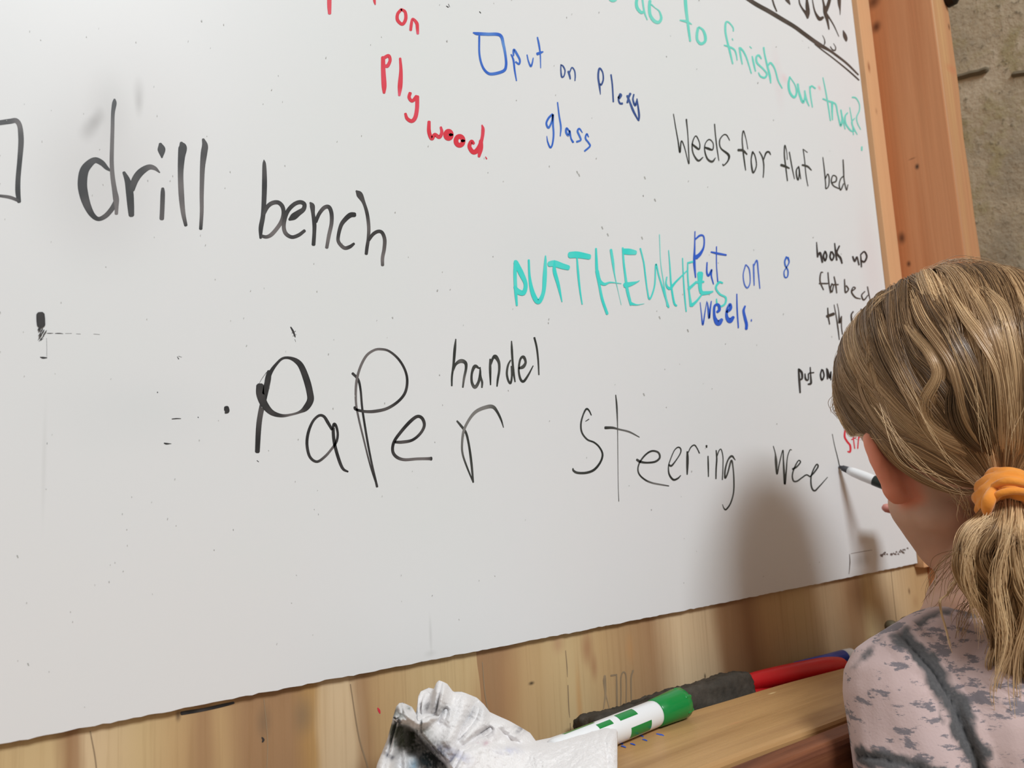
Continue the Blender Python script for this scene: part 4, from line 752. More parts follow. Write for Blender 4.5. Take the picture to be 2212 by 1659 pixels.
    stain(860, 1575, 13, 46, (70, 74, 60), 1.6, .05, 2); stain(895, 1598, 32, 30, (72, 78, 60), 1.6, .03, 3); stain(930, 1640, 36, 36, (44, 48, 46), 1.7, .02, 4); stain(905, 1658, 22, 22, (120, 150, 168), 1.0, .04, 5); stain(846, 1632, 7, 10, (50, 48, 66), 1.1, .08, 6)
    stain(928, 1528, 10, 8, (96, 92, 92), .8, .15, 7); stain(952, 1532, 8, 8, (88, 86, 88), .9, .16, 8); stain(885, 1529, 8, 6, (110, 118, 112), .8, .14, 9); stain(1124, 1576, 12, 9, (120, 116, 124), .8, .12, 10); stain(960, 1620, 22, 14, (132, 130, 150), .6, .08, 11)
    stain(1056, 1585, 14, 8, (176, 168, 170), .7, .1, 12); stain(1050, 1605, 8, 6, (200, 160, 172), .7, .1, 13); stain(985, 1640, 26, 18, (176, 178, 206), .6, .05, 14); stain(1100, 1622, 24, 8, (196, 198, 220), .6, .06, 15)
    stain(1000, 1545, 60, 40, (196, 198, 202), .35, .03, 16)
    return mesh('rag', V.tolist()+Bk.tolist(), F, np.vstack([C, C]))
RAGM = attr_mat('terry_cloth', .95, .1, sheen=.3, bumpscale=900, bumpstr=.7)
link('cleaning_rag', rag(), RAGM, smooth=True, label='crumpled white towelling rag with dark green and blue ink stains', cat='rag')

# ================================================================== CHILD
def cvec(r, u, f): return CR*r+CU*u+CF*f
HC = at(2085, 850, .5)
def headframe(yaw, pitch, roll):
    L, U, F = np.array([-1., 0, 0]), np.array([0, 1., 0]), np.array([0, 0, 1.])
    def rx(v, a): return np.array([v[0], v[1]*math.cos(a)-v[2]*math.sin(a), v[1]*math.sin(a)+v[2]*math.cos(a)])
    def ry(v, a): return np.array([v[0]*math.cos(a)+v[2]*math.sin(a), v[1], -v[0]*math.sin(a)+v[2]*math.cos(a)])
    def rz(v, a): return np.array([v[0]*math.cos(a)-v[1]*math.sin(a), v[0]*math.sin(a)+v[1]*math.cos(a), v[2]])
    o = []
    for v in (L, U, F):
        v = rx(v, pitch); v = ry(v, -yaw); v = rz(v, roll); o.append(cvec(*v))
    return o
HL, HU, HF = headframe(math.radians(5), math.radians(12), math.radians(24))
def H(l, u, f): return HC+HL*l+HU*u+HF*f
KID = thing('person', (HC[0]+.03, HC[1]-.06, 0), 'child with blonde ponytail, seen from behind, writing on the whiteboard', 'person')

OUT = np.array([-.01, -.055, 0])
def body_mesh():
    bm = bmesh.new()
    E_ = lambda l, u, f, a, b, c: ellipsoid_bm(bm, H(l, u, f), [HL*a, HU*b, HF*c])
    E_(0, .002, 0, .068, .076, .078)              # skull
    E_(0, -.030, .030, .056, .062, .052)          # face
    E_(.036, -.050, .032, .027, .030, .026); E_(-.036, -.050, .032, .027, .030, .026)   # cheeks
    for s_ in (1, -1):
        capsule_bm(bm, H(.055*s_, -.058, .006), .016, H(.016*s_, -.098, .056), .013)    # jaw line
        capsule_bm(bm, H(.056*s_, -.052, .016), .020, H(.051*s_, -.084, .024), .018)
        capsule_bm(bm, H(.051*s_, -.030, .004), .020, H(.052*s_, -.064, .014), .018)
    capsule_bm(bm, H(.012, -.100, .060), .012, H(-.012, -.100, .060), .012)             # chin
    capsule_bm(bm, H(0, -.018, .079), .006, H(0, -.044, .090), .008); capsule_bm(bm, H(.007, -.047, .084), .0055, H(-.007, -.047, .084), .0055)   # nose
    capsule_bm(bm, H(.014, -.071, .078), .0045, H(-.014, -.071, .078), .0045); capsule_bm(bm, H(.011, -.078, .077), .0050, H(-.011, -.078, .077), .0050)  # lips
    # brow ridge
    capsule_bm(bm, H(.024, .000, .070), .009, H(-.024, .000, .070), .009)
    # neck
    nb = at(2128, 1345, .478)
    capsule_bm(bm, H(0, -.045, -.012), .036, H(0, -.085, -.012), .034); capsule_bm(bm, H(0, -.085, -.012), .034, nb, .036)
    # shoulders, torso
    SL, SR = at(1955, 1500, .437), at(2345, 1480, .510)+OUT*.7
    capsule_bm(bm, nb, .034, at(2040, 1450, .45), .028); capsule_bm(bm, at(2040, 1450, .45), .028, SL, .029)
    capsule_bm(bm, nb, .034, SR, .029)
    C1, C2, C3 = at(2150, 1560, .460), at(2150, 1800, .440)+OUT*.6, at(2150, 2200, .50)+OUT*2.2
    for a, ra, b, rb in [(at(2060, 1560, .458)+OUT*.5, .048, at(2250, 1560, .505)+OUT*.8, .050), (C1+OUT*.5, .058, C2, .060)]: capsule_bm(bm, a, ra, b, rb)
    hip = np.array([C3[0], C3[1], .64])
    capsule_bm(bm, C2, .060, hip, .072)
    # left arm hangs beside the ledge
    EL = at(1880, 1930, .430)+OUT*.8; WL = EL+np.array([.06, -.05, -.13])
    capsule_bm(bm, SL, .027, EL, .022); capsule_bm(bm, EL, .022, WL, .014)
    hand(bm, WL, WL+np.array([.012, -.006, -.05]), [.012, -.006, -.03], curl=.4)
    # right arm to the marker
    ER = at(2340, 1385, .620)+OUT*.4; WR = at(2105, 1180, .650)
    capsule_bm(bm, SR, .027, ER, .022); capsule_bm(bm, ER, .022, WR, .0135)
    capsule_bm(bm, WR, .0135, at(2065, 1125, .655), .015); capsule_bm(bm, at(2065, 1125, .655), .015, at(2020, 1100, .657), .012); capsule_bm(bm, at(2070, 1150, .65), .013, at(2025, 1135, .655), .010)
    for ch in ([(2022, 1085, .655, .0066), (1998, 1052, .652, .0062), (1972, 1056, .668, .0056), (1958, 1072, .680, .0048)],      # index, over the marker
               [(2048, 1130, .640, .0075), (2005, 1112, .636, .0066), (1976, 1096, .656, .0056)],                               # thumb, under it
               [(2022, 1100, .664, .0064), (1975, 1078, .690, .0060), (1955, 1087, .697, .0055), (1938, 1100, .692, .0048)],    # middle
               [(2025, 1115, .664, .0062), (1975, 1105, .692, .0058), (1940, 1102, .700, .0052), (1914, 1097, .692, .0046)],    # ring, tip shows past the cheek
               [(2030, 1132, .660, .0056), (1985, 1130, .684, .0052), (1962, 1128, .692, .0048), (1948, 1120, .686, .0044)]):   # little finger
        for a, b in zip(ch, ch[1:]): capsule_bm(bm, at(*a[:3]), a[3], at(*b[:3]), b[3], 12)
    return bm
def hand(bm, wrist, knuckle, fdir, curl=.3):
    wrist, knuckle = np.array(wrist), np.array(knuckle); d, u, v = frame(knuckle-wrist)
    for k in range(4):
        b = knuckle+u*(k-1.5)*.011; capsule_bm(bm, wrist+u*(k-1.5)*.005, .009, b, .0085, 12)
        L = [.034, .038, .035, .027][k]; p1 = b+d*L*.5+v*curl*.010; p2 = p1+d*L*.42+v*curl*.020
        capsule_bm(bm, b, .0068, p1, .0060, 12); capsule_bm(bm, p1, .0060, p2, .0048, 12)
    t0 = wrist+(knuckle-wrist)*.3-u*.014; t1 = t0-u*.016+d*.018; capsule_bm(bm, t0, .008, t1, .0068, 12); capsule_bm(bm, t1, .0068, t1+d*.02-u*.002, .0054, 12)
def ears(bm):
    for s_ in (1, -1):
        # outline of the ear as a bent tube plus a thin shell
        ring_ = [(.064, -.001, .000), (.0745, .001, -.006), (.0795, -.010, -.010), (.0805, -.020, -.010), (.0795, -.029, -.008), (.0755, -.0385, -.002), (.066, -.038, .003)]
        P = catmull([(a*s_, b, c) for a, b, c in ring_], 6)
        for i in range(len(P)-1): capsule_bm(bm, H(*P[i]), .0046+.0018*(i > len(P)*.7), H(*P[i+1]), .0046+.0018*(i > len(P)*.7), 10)
        ax = HL*s_*.85-HF*.5; ax /= np.linalg.norm(ax); nn = np.cross(ax, HU); nn /= np.linalg.norm(nn)
        ellipsoid_bm(bm, H(.0725*s_, -.019, -.005), [ax*.0110, HU*.019, nn*.0050])
bm = body_mesh(); ears(bm)
body = remesh(bm, .0024, 5)
VB = verts_np(body); rel = VB-HC; hl, hu, hf = rel@HL, rel@HU, rel@HF
skin = np.array([.60, .36, .255]); CB = np.tile(skin, (len(VB), 1)); CB *= (1+.05*vnoise(VB, 30, 3))[:, None]
def tint(mask, col, amt):
    f = np.clip(mask*amt, 0, 1)[:, None]; CB[:] = CB*(1-f)+np.array(col)*f
earm = np.clip((np.abs(hl)-.060)/.006, 0, 1)*(hu < .008)*np.clip((hu+.052)/.006, 0, 1)*(hf > -.04)*np.clip((.012-hf)/.008, 0, 1)
tint(earm, (.80, .25, .15), .75)
tint(np.exp(-((hl/.016)**2+((hu+.0745)/.006)**2))*(hf > .06), (.68, .22, .20), .8)
for s_ in (1, -1): tint(np.exp(-(((hl-.032*s_)/.016)**2+((hu+.045)/.016)**2))*(hf > .03), (.72, .33, .25), .5)
tint(np.exp(-(np.linalg.norm(VB-at(1909, 1096, .692), axis=1)/.008)**2), (.62, .25, .24), .7)
setcol(body, CB)
SKIN = attr_mat('skin', .55, .35, sss=.25, bumpscale=350, bumpstr=.08)
link('body', body, SKIN, KID, smooth=True)
# eyes
for s_ in (1, -1):
    bm = bmesh.new(); ellipsoid_bm(bm, H(.027*s_, -.014, .0705), [HL*.0105, HU*.0085, HF*.0095], 20); me = bpy.data.meshes.new('eye'); bm.to_mesh(me); bm.free()
    e = link('eye', me, plain('eye_white', (236, 232, 226), .25, .5, vary=.01), KID, smooth=True)
    bm = bmesh.new(); ellipsoid_bm(bm, H(.027*s_, -.0150, .0785), [HL*.0046, HU*.0046, HF*.0022], 16); me = bpy.data.meshes.new('iris'); bm.to_mesh(me); bm.free()
    link('iris', me, plain('iris_blue', (70, 96, 120), .2, .5), e, smooth=True)
    bm = bmesh.new(); P = catmull([tuple(H(.014*s_, .001, .0775)), tuple(H(.028*s_, .006, .0765)), tuple(H(.038*s_, .003, .0720))], 6)
    for a, b in zip(P, P[1:]): capsule_bm(bm, a, .0014, b, .0012, 8)
    me = bpy.data.meshes.new('brow'); bm.to_mesh(me); bm.free(); link('eyebrow', me, plain('brow_hair', (150, 118, 78), .7, .3), KID, smooth=True)

# ------------------------------------------------------------------ marker in her hand
hm = thing('held_marker', onY(1813, 1008, -.001), 'white marker held in the hand, its tip on the whiteboard', 'marker')
m0 = onY(1813, 1008, -.0006); m1 = at(2040, 1098, .640); md = (m1-m0)/np.linalg.norm(m1-m0)
link('nib', lathe('nib', m0, m0+md*.010, [(0, .0012), (.3, .0020), (.32, .0026), (1, .0033)], 20), plain('nib_grey', (74, 74, 78), .6, .3), hm, smooth=True)
link('barrel', lathe('hb', m0+md*.009, m0+md*.105, [(0, .0034), (.05, .0042), (.15, .0046), (.97, .0046), (1, .0038)], 28), P_WHITE, hm, smooth=True)
link('grip_band', lathe('gb', m0+md*.0335, m0+md*.046, [(0, .00472), (.1, .00478), (.9, .00478), (1, .00472)], 28), plain('band_dark', (22, 34, 28), .35, .5), hm, smooth=True)

# ------------------------------------------------------------------ shirt
def polydist(px, py, poly):
    poly = np.array(poly, float); best = np.full(len(px), 1e9)
    for i in range(len(poly)-1):
        a, b = poly[i], poly[i+1]; d = b-a; t = np.clip(((px-a[0])*d[0]+(py-a[1])*d[1])/(d@d), 0, 1)
        best = np.minimum(best, np.hypot(px-(a[0]+t*d[0]), py-(a[1]+t*d[1])))
    return best
def shirt_mesh():
    bm = bmesh.new(); g = .0055
    SL, SR = at(1957, 1500, .437), at(2345, 1480, .510)+OUT*.7
    def cc(a, ra, b, rb): capsule_bm(bm, a, ra+g, b, rb+g, 20)
    cc(at(2150, 1420, .47), .027, at(2050, 1436, .452), .0275); cc(at(2050, 1436, .452), .0275, SL, .0275)
    cc(at(2150, 1420, .47), .027, SR, .030)
    cc(at(2060, 1560, .458)+OUT*.5, .050, at(2250, 1560, .505)+OUT*.8, .052); cc(at(2150, 1560, .460)+OUT*.5, .060, at(2150, 1800, .44)+OUT*.6, .064)
    C2 = at(2150, 1800, .44)+OUT*.6; C3 = at(2150, 2200, .50)+OUT*2.2; cc(C2, .064, np.array([C3[0], C3[1], .68]), .074)
    EL = at(1880, 1930, .430)+OUT*.8; cc(SL, .028, SL+(EL-SL)*.62, .0275)
    ER = at(2340, 1385, .620)+OUT*.4; cc(SR, .028, SR+(ER-SR)*.7, .029)
    me = remesh(bm, .0021, 6); return me
sh = shirt_mesh(); VS = verts_np(sh); NS = normals_np(sh); pp = projv(VS); px_, py_ = pp[:, 0], pp[:, 1]
facing = np.clip(-(NS@CF)*4+.6, 0, 1)
seamA = [(1925, 1352), (1938, 1362), (1990, 1418), (2020, 1452), (2055, 1510), (2085, 1580), (2110, 1640), (2124, 1720), (2130, 1850)]
seamB = [(1800, 1640), (1830, 1632), (1880, 1634), (1930, 1645), (1990, 1660), (2050, 1690)]
collar = [(1905, 1378), (1880, 1400), (1846, 1440)]
neckl = [(1985, 1345), (2020, 1318), (2060, 1310), (2120, 1330)]
dA, dB, dC, dN = (polydist(px_, py_, s_) for s_ in (seamA, seamB, collar, neckl))
disp = -.0016*np.exp(-(dA/7)**2)*facing - .0016*np.exp(-(dB/5)**2)*facing + .0012*np.exp(-((dA-20)/12)**2)*facing + .0010*vnoise(VS, 9, 31)+.0012*np.sin(vnoise(VS, 4, 32)*5+px_*.02)*facing*(dA > 40)
VS += NS*disp[:, None]; set_verts(sh, VS)
ng = vnoise(VS, 55, 41)*.5+vnoise(VS, 130, 42)*.35
band = np.maximum.reduce([np.clip((26+9*ng*1.6-dA*(1-.15*(py_ > 1500)))/7, 0, 1), np.clip((22+8*ng-np.abs(dB))/6, 0, 1), np.clip((10+8*ng-dC)/6, 0, 1), np.clip((12+8*ng-dN)/6, 0, 1)])*facing
line = .9*np.maximum(np.exp(-(dA/1.9)**2), np.exp(-(dB/1.8)**2))*facing
CS = np.zeros((len(VS), 3)); CS[:, 0] = band; CS[:, 1] = line; setcol(sh, CS)
t = NT('pink_burnout_jersey'); a = t.n('ShaderNodeVertexColor'); a.layer_name = 'Col'; sp_ = t.n('ShaderNodeSeparateColor'); t.l(a.outputs[0], sp_.inputs[0])
v1 = t.coord(scale=(66, 66, 190), rot=(0, math.radians(-6), 0)); n1 = t.noise(v1, 1.0, 6, .68); n0 = t.noise(t.coord(scale=(14, 14, 20)), 1.0, 2); nf = t.noise(t.coord(), 700, 2)
blot = t.ramp(t.math('ADD', n1, t.math('MULTIPLY', t.math('SUBTRACT', n0, .5), .34)), [(.530, (0, 0, 0)), (.575, (.85, .85, .85))])
base = t.mix(t.noise(t.coord(), 24, 3), s2l((206, 184, 184)), s2l((196, 170, 164)))
c = t.mix(blot, base, s2l((112, 110, 118))); c = t.mix(sp_.outputs[0], c, t.mix(nf, s2l((78, 77, 80)), s2l((106, 105, 106)))); c = t.mix(sp_.outputs[1], c, s2l((34, 36, 38)))
t.base(c); t.set(**{'Roughness': .9, 'Specular IOR Level': .15, 'Sheen Weight': .15}); t.bump(nf, .25, .0006)
link('shirt', sh, t.m, KID, smooth=True)

# trousers and shoes (below the frame)
def legs():
    C3 = at(2150, 2200, .50)+OUT*2.2; hip = np.array([C3[0], C3[1], .62]); side = np.cross([0, 0, 1.], HF*[1, 1, 0]); side /= np.linalg.norm(side); fw = HF*[1, 1, 0]; fw /= np.linalg.norm(fw)
    bm = bmesh.new(); capsule_bm(bm, hip-[0, 0, .0], .078, hip-[0, 0, .04], .078, 20); out = []
    for s_ in (1, -1):
        a = hip+side*.045*s_-[0, 0, .05]; k = a+fw*.012-[0, 0, .26]; f = np.array([k[0], k[1], .07])-fw*.01
        capsule_bm(bm, a, .055, k, .040, 18); capsule_bm(bm, k, .040, f, .033, 18)
        out.append((f, fw))
    return remesh(bm, .004, 4), out
lg, feet = legs(); link('trousers', lg, plain('denim', (62, 74, 98), .9, .15, vary=.15), KID, smooth=True)
for f, fw in feet:
    bm = bmesh.new(); sd = np.cross([0, 0, 1.], fw)
    ellipsoid_bm(bm, f+fw*.0-[0, 0, .028], [fw*.042, sd*.032, np.array([0, 0, .036])]); ellipsoid_bm(bm, np.array([f[0], f[1], .028])+fw*.07, [fw*.075, sd*.036, np.array([0, 0, .028])]); capsule_bm(bm, np.array([f[0], f[1], .020])-fw*.02, .022, np.array([f[0], f[1], .020])+fw*.11, .022)
    me = remesh(bm, .0035, 3); V = verts_np(me); V[:, 2] = np.maximum(V[:, 2], .001); set_verts(me, V); link('shoe', me, plain('canvas_shoe', (150, 60, 84), .8, .2), KID, smooth=True)

# ------------------------------------------------------------------ hair
RE = np.array([.0745, .0835, .0885])                 # hair surface half axes L, U, F
def dirn(v): v = np.asarray(v, float); return v/np.linalg.norm(v, axis=-1, keepdims=True)
TIE = at(2172, 1076, .428)
tr = TIE-HC; tdir = dirn(np.array([tr@HL, tr@HU, tr@HF])/RE)
Bx = dirn(np.cross(tdir, [0, 1, 0.2])); By = np.cross(tdir, Bx)
def hairmesh(paths, rad, cols, taper=True):
    """paths (n,m,3); 3-sided tubes"""
    n, m, _ = paths.shape
    tg = np.gradient(paths, axis=1); tg /= np.linalg.norm(tg, axis=2, keepdims=True)+1e-9
    ref = np.tile(np.array([.3, .2, .93]), (n, m, 1)); u = np.cross(tg, ref); u /= np.linalg.norm(u, axis=2, keepdims=True)+1e-9; w_ = np.cross(tg, u)
    prof = np.ones(m)
    if taper: prof = np.clip(np.minimum(np.linspace(.5, 8, m), np.linspace(5, .25, m)), .2, 1)
    r = rad[:, None, None]*prof[None, :, None]
    V = np.stack([paths+(u*math.cos(a)+w_*math.sin(a))*r for a in (0, 2.0944, 4.18879)], 2)   # n,m,3,3
    base = (np.arange(n)[:, None, None]*m+np.arange(m-1)[None, :, None])*3; k = np.arange(3)[None, None, :]; k2 = (k+1) % 3
    F = np.stack([base+k, base+k2, base+3+k2, base+3+k], -1).reshape(-1, 4)
    C = np.repeat(cols, m*3, 0) if cols.ndim == 2 else np.repeat(cols.reshape(-1, 3), 3, 0)
    return V.reshape(-1, 3), F, C
def haircol(n, bias, rng):
    """bias 0 dark .. 1 light"""
    dark, mid, light = np.array([.120, .064, .026]), np.array([.40, .235, .112]), np.array([.92, .65, .37])
    b = np.clip(bias+rng.normal(0, .13, n), 0, 1)[:, None]
    return np.where(b < .5, dark+(mid-dark)*b*2, mid+(light-mid)*(b*2-1))
def scalp_ok(D):
    l, u, f = D[..., 0], D[..., 1], D[..., 2]
    return ~((f > .50) & (u < .30)) & (u > -.66) & ~((u < -.42) & (f > -.45))
def over_ears(D):
    l, u, f = D[..., 0], D[..., 1], D[..., 2]
    w1 = np.clip((np.abs(l)-.12)/.25, 0, 1); w2 = np.clip((f+.72)/.40, 0, 1); w_ = (w1*w2); w_ = w_*w_*(3-2*w_)
    um = .07-.27*np.clip(-f*1.3, 0, 1); low = np.minimum(u-um, 0)
    D = D.copy(); D[..., 1] = np.where(u < um, um+low*(1-.90*w_), u)
    return dirn(D)
LR = np.random.default_rng(99); NLOCK = 64
LH, LC, LP, LA, LB = LR.normal(0, 1, 400), LR.uniform(0, 1, 400), LR.uniform(0, 6.28, 400), LR.normal(0, 1, 400), LR.uniform(0, 6.28, 400)
def scalp_strands(n, seed, lift0=0.0, rmin=.00012, rmax=.00026):
    rng = np.random.default_rng(seed)
    ang = rng.uniform(-math.pi, math.pi, int(n*2.2))
    # how far up each meridian the scalp reaches
    ths = np.linspace(.45, 2.75, 60)
    D = tdir*np.cos(ths)[None, :, None]+(Bx*np.cos(ang)[:, None, None]+By*np.sin(ang)[:, None, None])*np.sin(ths)[None, :, None]
    bad = ~scalp_ok(over_ears(D)); first = np.where(bad.any(1), ths[np.argmax(bad, 1)], 2.75)
    # meridians that run past the ear start again above it only if they clear it
    keep = first > .8; ang, first = ang[keep][:n], first[keep][:n]; n = len(ang)
    dist = first-.03-rng.uniform(0, 1, n)**2.2*(first-.7)*.75
    m = 30; s = np.linspace(0, 1, m); th = dist[:, None]*(1-s[None, :])
    lk = (ang+math.pi)/(2*math.pi)*NLOCK+.5*np.sin(ang*5); lock = np.floor(lk).astype(int)+1
    fr = (lk % 1)-.5
    env = np.sin(np.clip(th/2.6, 0, 1)*math.pi)
    a = ang[:, None]+(.050*np.sin(th*1.9+LP[lock][:, None])*LA[lock][:, None]+.018*np.sin(th*4+LB[lock][:, None]))*env
    a = a-fr[:, None]*(2*math.pi/NLOCK)*(.20+.22*np.sin(th*2.2+LB[lock][:, None]))*env       # strands of a lock draw together
    a = a+(rng.normal(0, .022, n)[:, None])*np.sin(th*1.5+rng.uniform(0, 6, n)[:, None])*env
    D = tdir*np.cos(th)[..., None]+(Bx*np.cos(a)[..., None]+By*np.sin(a)[..., None])*np.sin(th)[..., None]
    D = over_ears(D)
    prof = np.cos(fr*math.pi)                                                                   # rounded cross-section of each lock
    lift = 1+lift0+env*(.011*LH[lock][:, None]*np.sin(th*1.3+LP[lock][:, None])+.011*(prof[:, None]-.5)+.006*np.sin(th*5+LP[lock][:, None]))+rng.uniform(-.012, .012, n)[:, None]
    P = D*lift[..., None]*RE
    W = HC+P[..., 0:1]*HL+P[..., 1:2]*HU+P[..., 2:3]*HF
    k = np.clip(1-th/.42, 0, 1)**1.5; k = k[..., None]
    outd = dirn(np.array([tr@HL, tr@HU, tr@HF])/RE**2); outw = outd[0]*HL+outd[1]*HU+outd[2]*HF
    wdir = W[:, int(m*.55), :]-TIE; wdir -= (wdir@outw)[:, None]*outw; wdir = dirn(wdir)
    tgt = TIE+wdir*(.0125*np.sqrt(rng.uniform(.3, 1, n)))[:, None]
    W = W*(1-k)+tgt[:, None, :]*k
    bias = .20+.46*LC[lock]**1.3+.10*np.sin(ang*9+1)
    bias = bias[:, None]+.12*(1-np.clip(th/1.5, 0, 1))-.16*np.clip((th-1.3)/.9, 0, 1)
    Cs = haircol(n, bias.mean(1), rng)[:, None, :]; C = Cs*(1+.9*(bias-bias.mean(1, keepdims=True)))[..., None]
    q = W-HC; ql, qu, qf = (q@HL)/RE[0], (q@HU)/RE[1], (q@HF)/RE[2]
    badp = (qf > .05) & (qu < .06) | (qf > -.30) & (qu < -.11-.25*np.clip(-qf*3, 0, 1)) | (qf > .30) & (qu < .18)

    g = ~badp.any(1)
    return W[g], rng.uniform(rmin, rmax, n)[g], C[g]
DEBUG = False
HV, HFc, HCc = [], [], []; off = 0
def addhair(W, r, C, taper=True):
    global off
    V, F, c = hairmesh(W, r, C, taper); HV.append(V); HFc.append(F+off); HCc.append(c); off += len(V)
addhair(*scalp_strands(19000, 1)); KEEP = LA.copy(), LH.copy(); LA[:] = 0; LH[:] = 0; addhair(*scalp_strands(6000, 8, -.008, .0002, .00034)); LA[:], LH[:] = KEEP; addhair(*scalp_strands(900, 5, .014))
def onhead(px, py, lift=1.015):
    r3 = ray(px, py); o = CAM-HC; A = np.array([r3@HL, r3@HU, r3@HF])/(RE*lift); B = np.array([o@HL, o@HU, o@HF])/(RE*lift)
    a, b, c = A@A, 2*A@B, B@B-1; q = b*b-4*a*c
    t = (-b-math.sqrt(q))/(2*a) if q > 0 else -b/(2*a)
    return CAM+r3*t
def lock(poly, n, width, bias, seed, lift=1.02, rmin=.00014, rmax=.0003, flat=.35):
    rng = np.random.default_rng(seed); G = catmull([tuple(onhead(x, y, lift)) for x, y in poly], 10); m = 40
    tt = np.linspace(0, len(G)-1, m); G = np.stack([np.interp(tt, np.arange(len(G)), G[:, k]) for k in range(3)], 1)
    tg = dirn(np.gradient(G, axis=0)); nrm = dirn(G-HC); sd = np.cross(tg, nrm)
    t = np.linspace(0, 1, m); env = np.sin(np.clip(t*.94+.06, 0, 1)*math.pi)**.6*.8+.2
    o1 = rng.uniform(-1, 1, n); o2 = rng.uniform(0, 1, n)*np.sqrt(1-o1**2)
    tw = .25*np.sin(t*5+rng.uniform(0, 6))
    W = G[None]+sd[None]*(o1[:, None]*env*width*(1+tw))[..., None]+nrm[None]*(o2[:, None]*env*width*flat)[..., None]
    W += sd[None]*(rng.normal(0, 1, n)[:, None]*width*.05*np.sin(t*5+rng.uniform(0, 6, n)[:, None]))[..., None]
    t0, t1 = rng.uniform(0, .30, n), 1-rng.uniform(0, .05, n); ii = (t0[:, None]+(t1-t0)[:, None]*t[None])*(m-1); k0 = np.clip(ii.astype(int), 0, m-2); fr = (ii-k0)[..., None]; ar = np.arange(n)[:, None]
    W = W[ar, k0]*(1-fr)+W[ar, k0+1]*fr
    addhair(W, rng.uniform(rmin, rmax, n), haircol(n, bias-.15*np.abs(o1), rng))
for i_, (p_, n_, w_, b_) in enumerate([
    ([(2045, 610), (2085, 679), (2125, 732), (2165, 799), (2178, 878), (2178, 971), (2172, 1040)], 170, .0055, .80),
    ([(2120, 618), (2162, 666), (2183, 732), (2194, 799), (2199, 905), (2194, 984), (2184, 1040)], 170, .0050, .78),
    ([(2075, 600), (2110, 650), (2150, 730), (2175, 830), (2185, 930), (2178, 1030)], 110, .0045, .62),
    ([(1939, 648), (1966, 709), (2005, 756), (2027, 799), (2021, 830), (2003, 865), (2007, 905), (2045, 937), (2098, 955), (2151, 985), (2168, 1040)], 230, .0050, .72),
    ([(1894, 666), (1907, 719), (1939, 785), (1966, 838), (1992, 884), (2004, 920), (2040, 955), (2095, 985), (2150, 1040)], 170, .0045, .58),
    ([(1966, 621), (1992, 687), (2032, 743), (2058, 785), (2072, 830), (2090, 900), (2130, 970), (2160, 1040)], 130, .0042, .62),
    ([(1925, 640), (1940, 700), (1975, 765), (2010, 800), (2050, 850), (2080, 900)], 80, .0035, .12),
    ([(2066, 825), (2072, 885), (2090, 930), (2120, 965), (2150, 990)], 150, .0065, .02),  # this lock and the next: shade of the gap put into dark hair colour
    ([(2100, 830), (2110, 890), (2130, 940), (2155, 990)], 130, .0060, .05),
    ([(1849, 777), (1867, 852), (1907, 918), (1966, 968), (2045, 1010), (2120, 1045)], 150, .0050, .50),
    ([(1862, 870), (1885, 915), (1930, 960), (1990, 1000), (2060, 1035), (2130, 1055)], 130, .0042, .30),
    ([(1880, 925), (1910, 965), (1947, 1004), (2003, 1040), (2069, 1062), (2135, 1060)], 190, .0045, .45),
    ([(2040, 880), (2057, 910), (2081, 945), (2117, 963), (2154, 985), (2172, 1030)], 70, .0022, .98),
    ([(1880, 700), (1880, 780), (1900, 850), (1940, 910), (2000, 960), (2080, 1000), (2145, 1045)], 90, .0030, .66),
    ([(1990, 590), (2010, 650), (2055, 720), (2095, 800), (2120, 880), (2150, 970), (2165, 1040)], 110, .0040, .28),
    ([(2205, 640), (2212, 720), (2216, 820), (2212, 920), (2198, 1000), (2186, 1040)], 160, .0050, .45)]): lock(p_, n_, w_, b_, 300+i_, 1.012+.004*(i_ % 3))
HAIRM = attr_mat('hair_fibre', .36, .5)
HAIRM.node_tree.nodes['Principled BSDF'].inputs['Anisotropic'].default_value = .5
# scalp layer under the strands
bm = bmesh.new(); bmesh.ops.create_icosphere(bm, subdivisions=5, radius=1); kill = []
for v in bm.verts:
    l, u, f = v.co
    if (f > .40 and u < .30) or u < -.60 or (u < .12 and f > -.25) or (u < -.12 and f > -.55): kill.append(v)
bmesh.ops.delete(bm, geom=kill, context='VERTS')
for v in bm.verts:
    l, u, f = v.co; v.co = Vector((HC+(HL*l*RE[0]+HU*u*RE[1]+HF*f*RE[2])*.975).tolist())
me = bpy.data.meshes.new('cap'); bm.to_mesh(me); bm.free(); setcol(me, np.tile([.13, .078, .038], (len(me.vertices), 1)))
link('hair_underlayer', me, HAIRM, KID, smooth=True)
V = np.vstack(HV); link('hair', fastmesh('hair', V, np.vstack(HFc), np.vstack(HCc)), HAIRM, KID, smooth=True, kind='stuff')

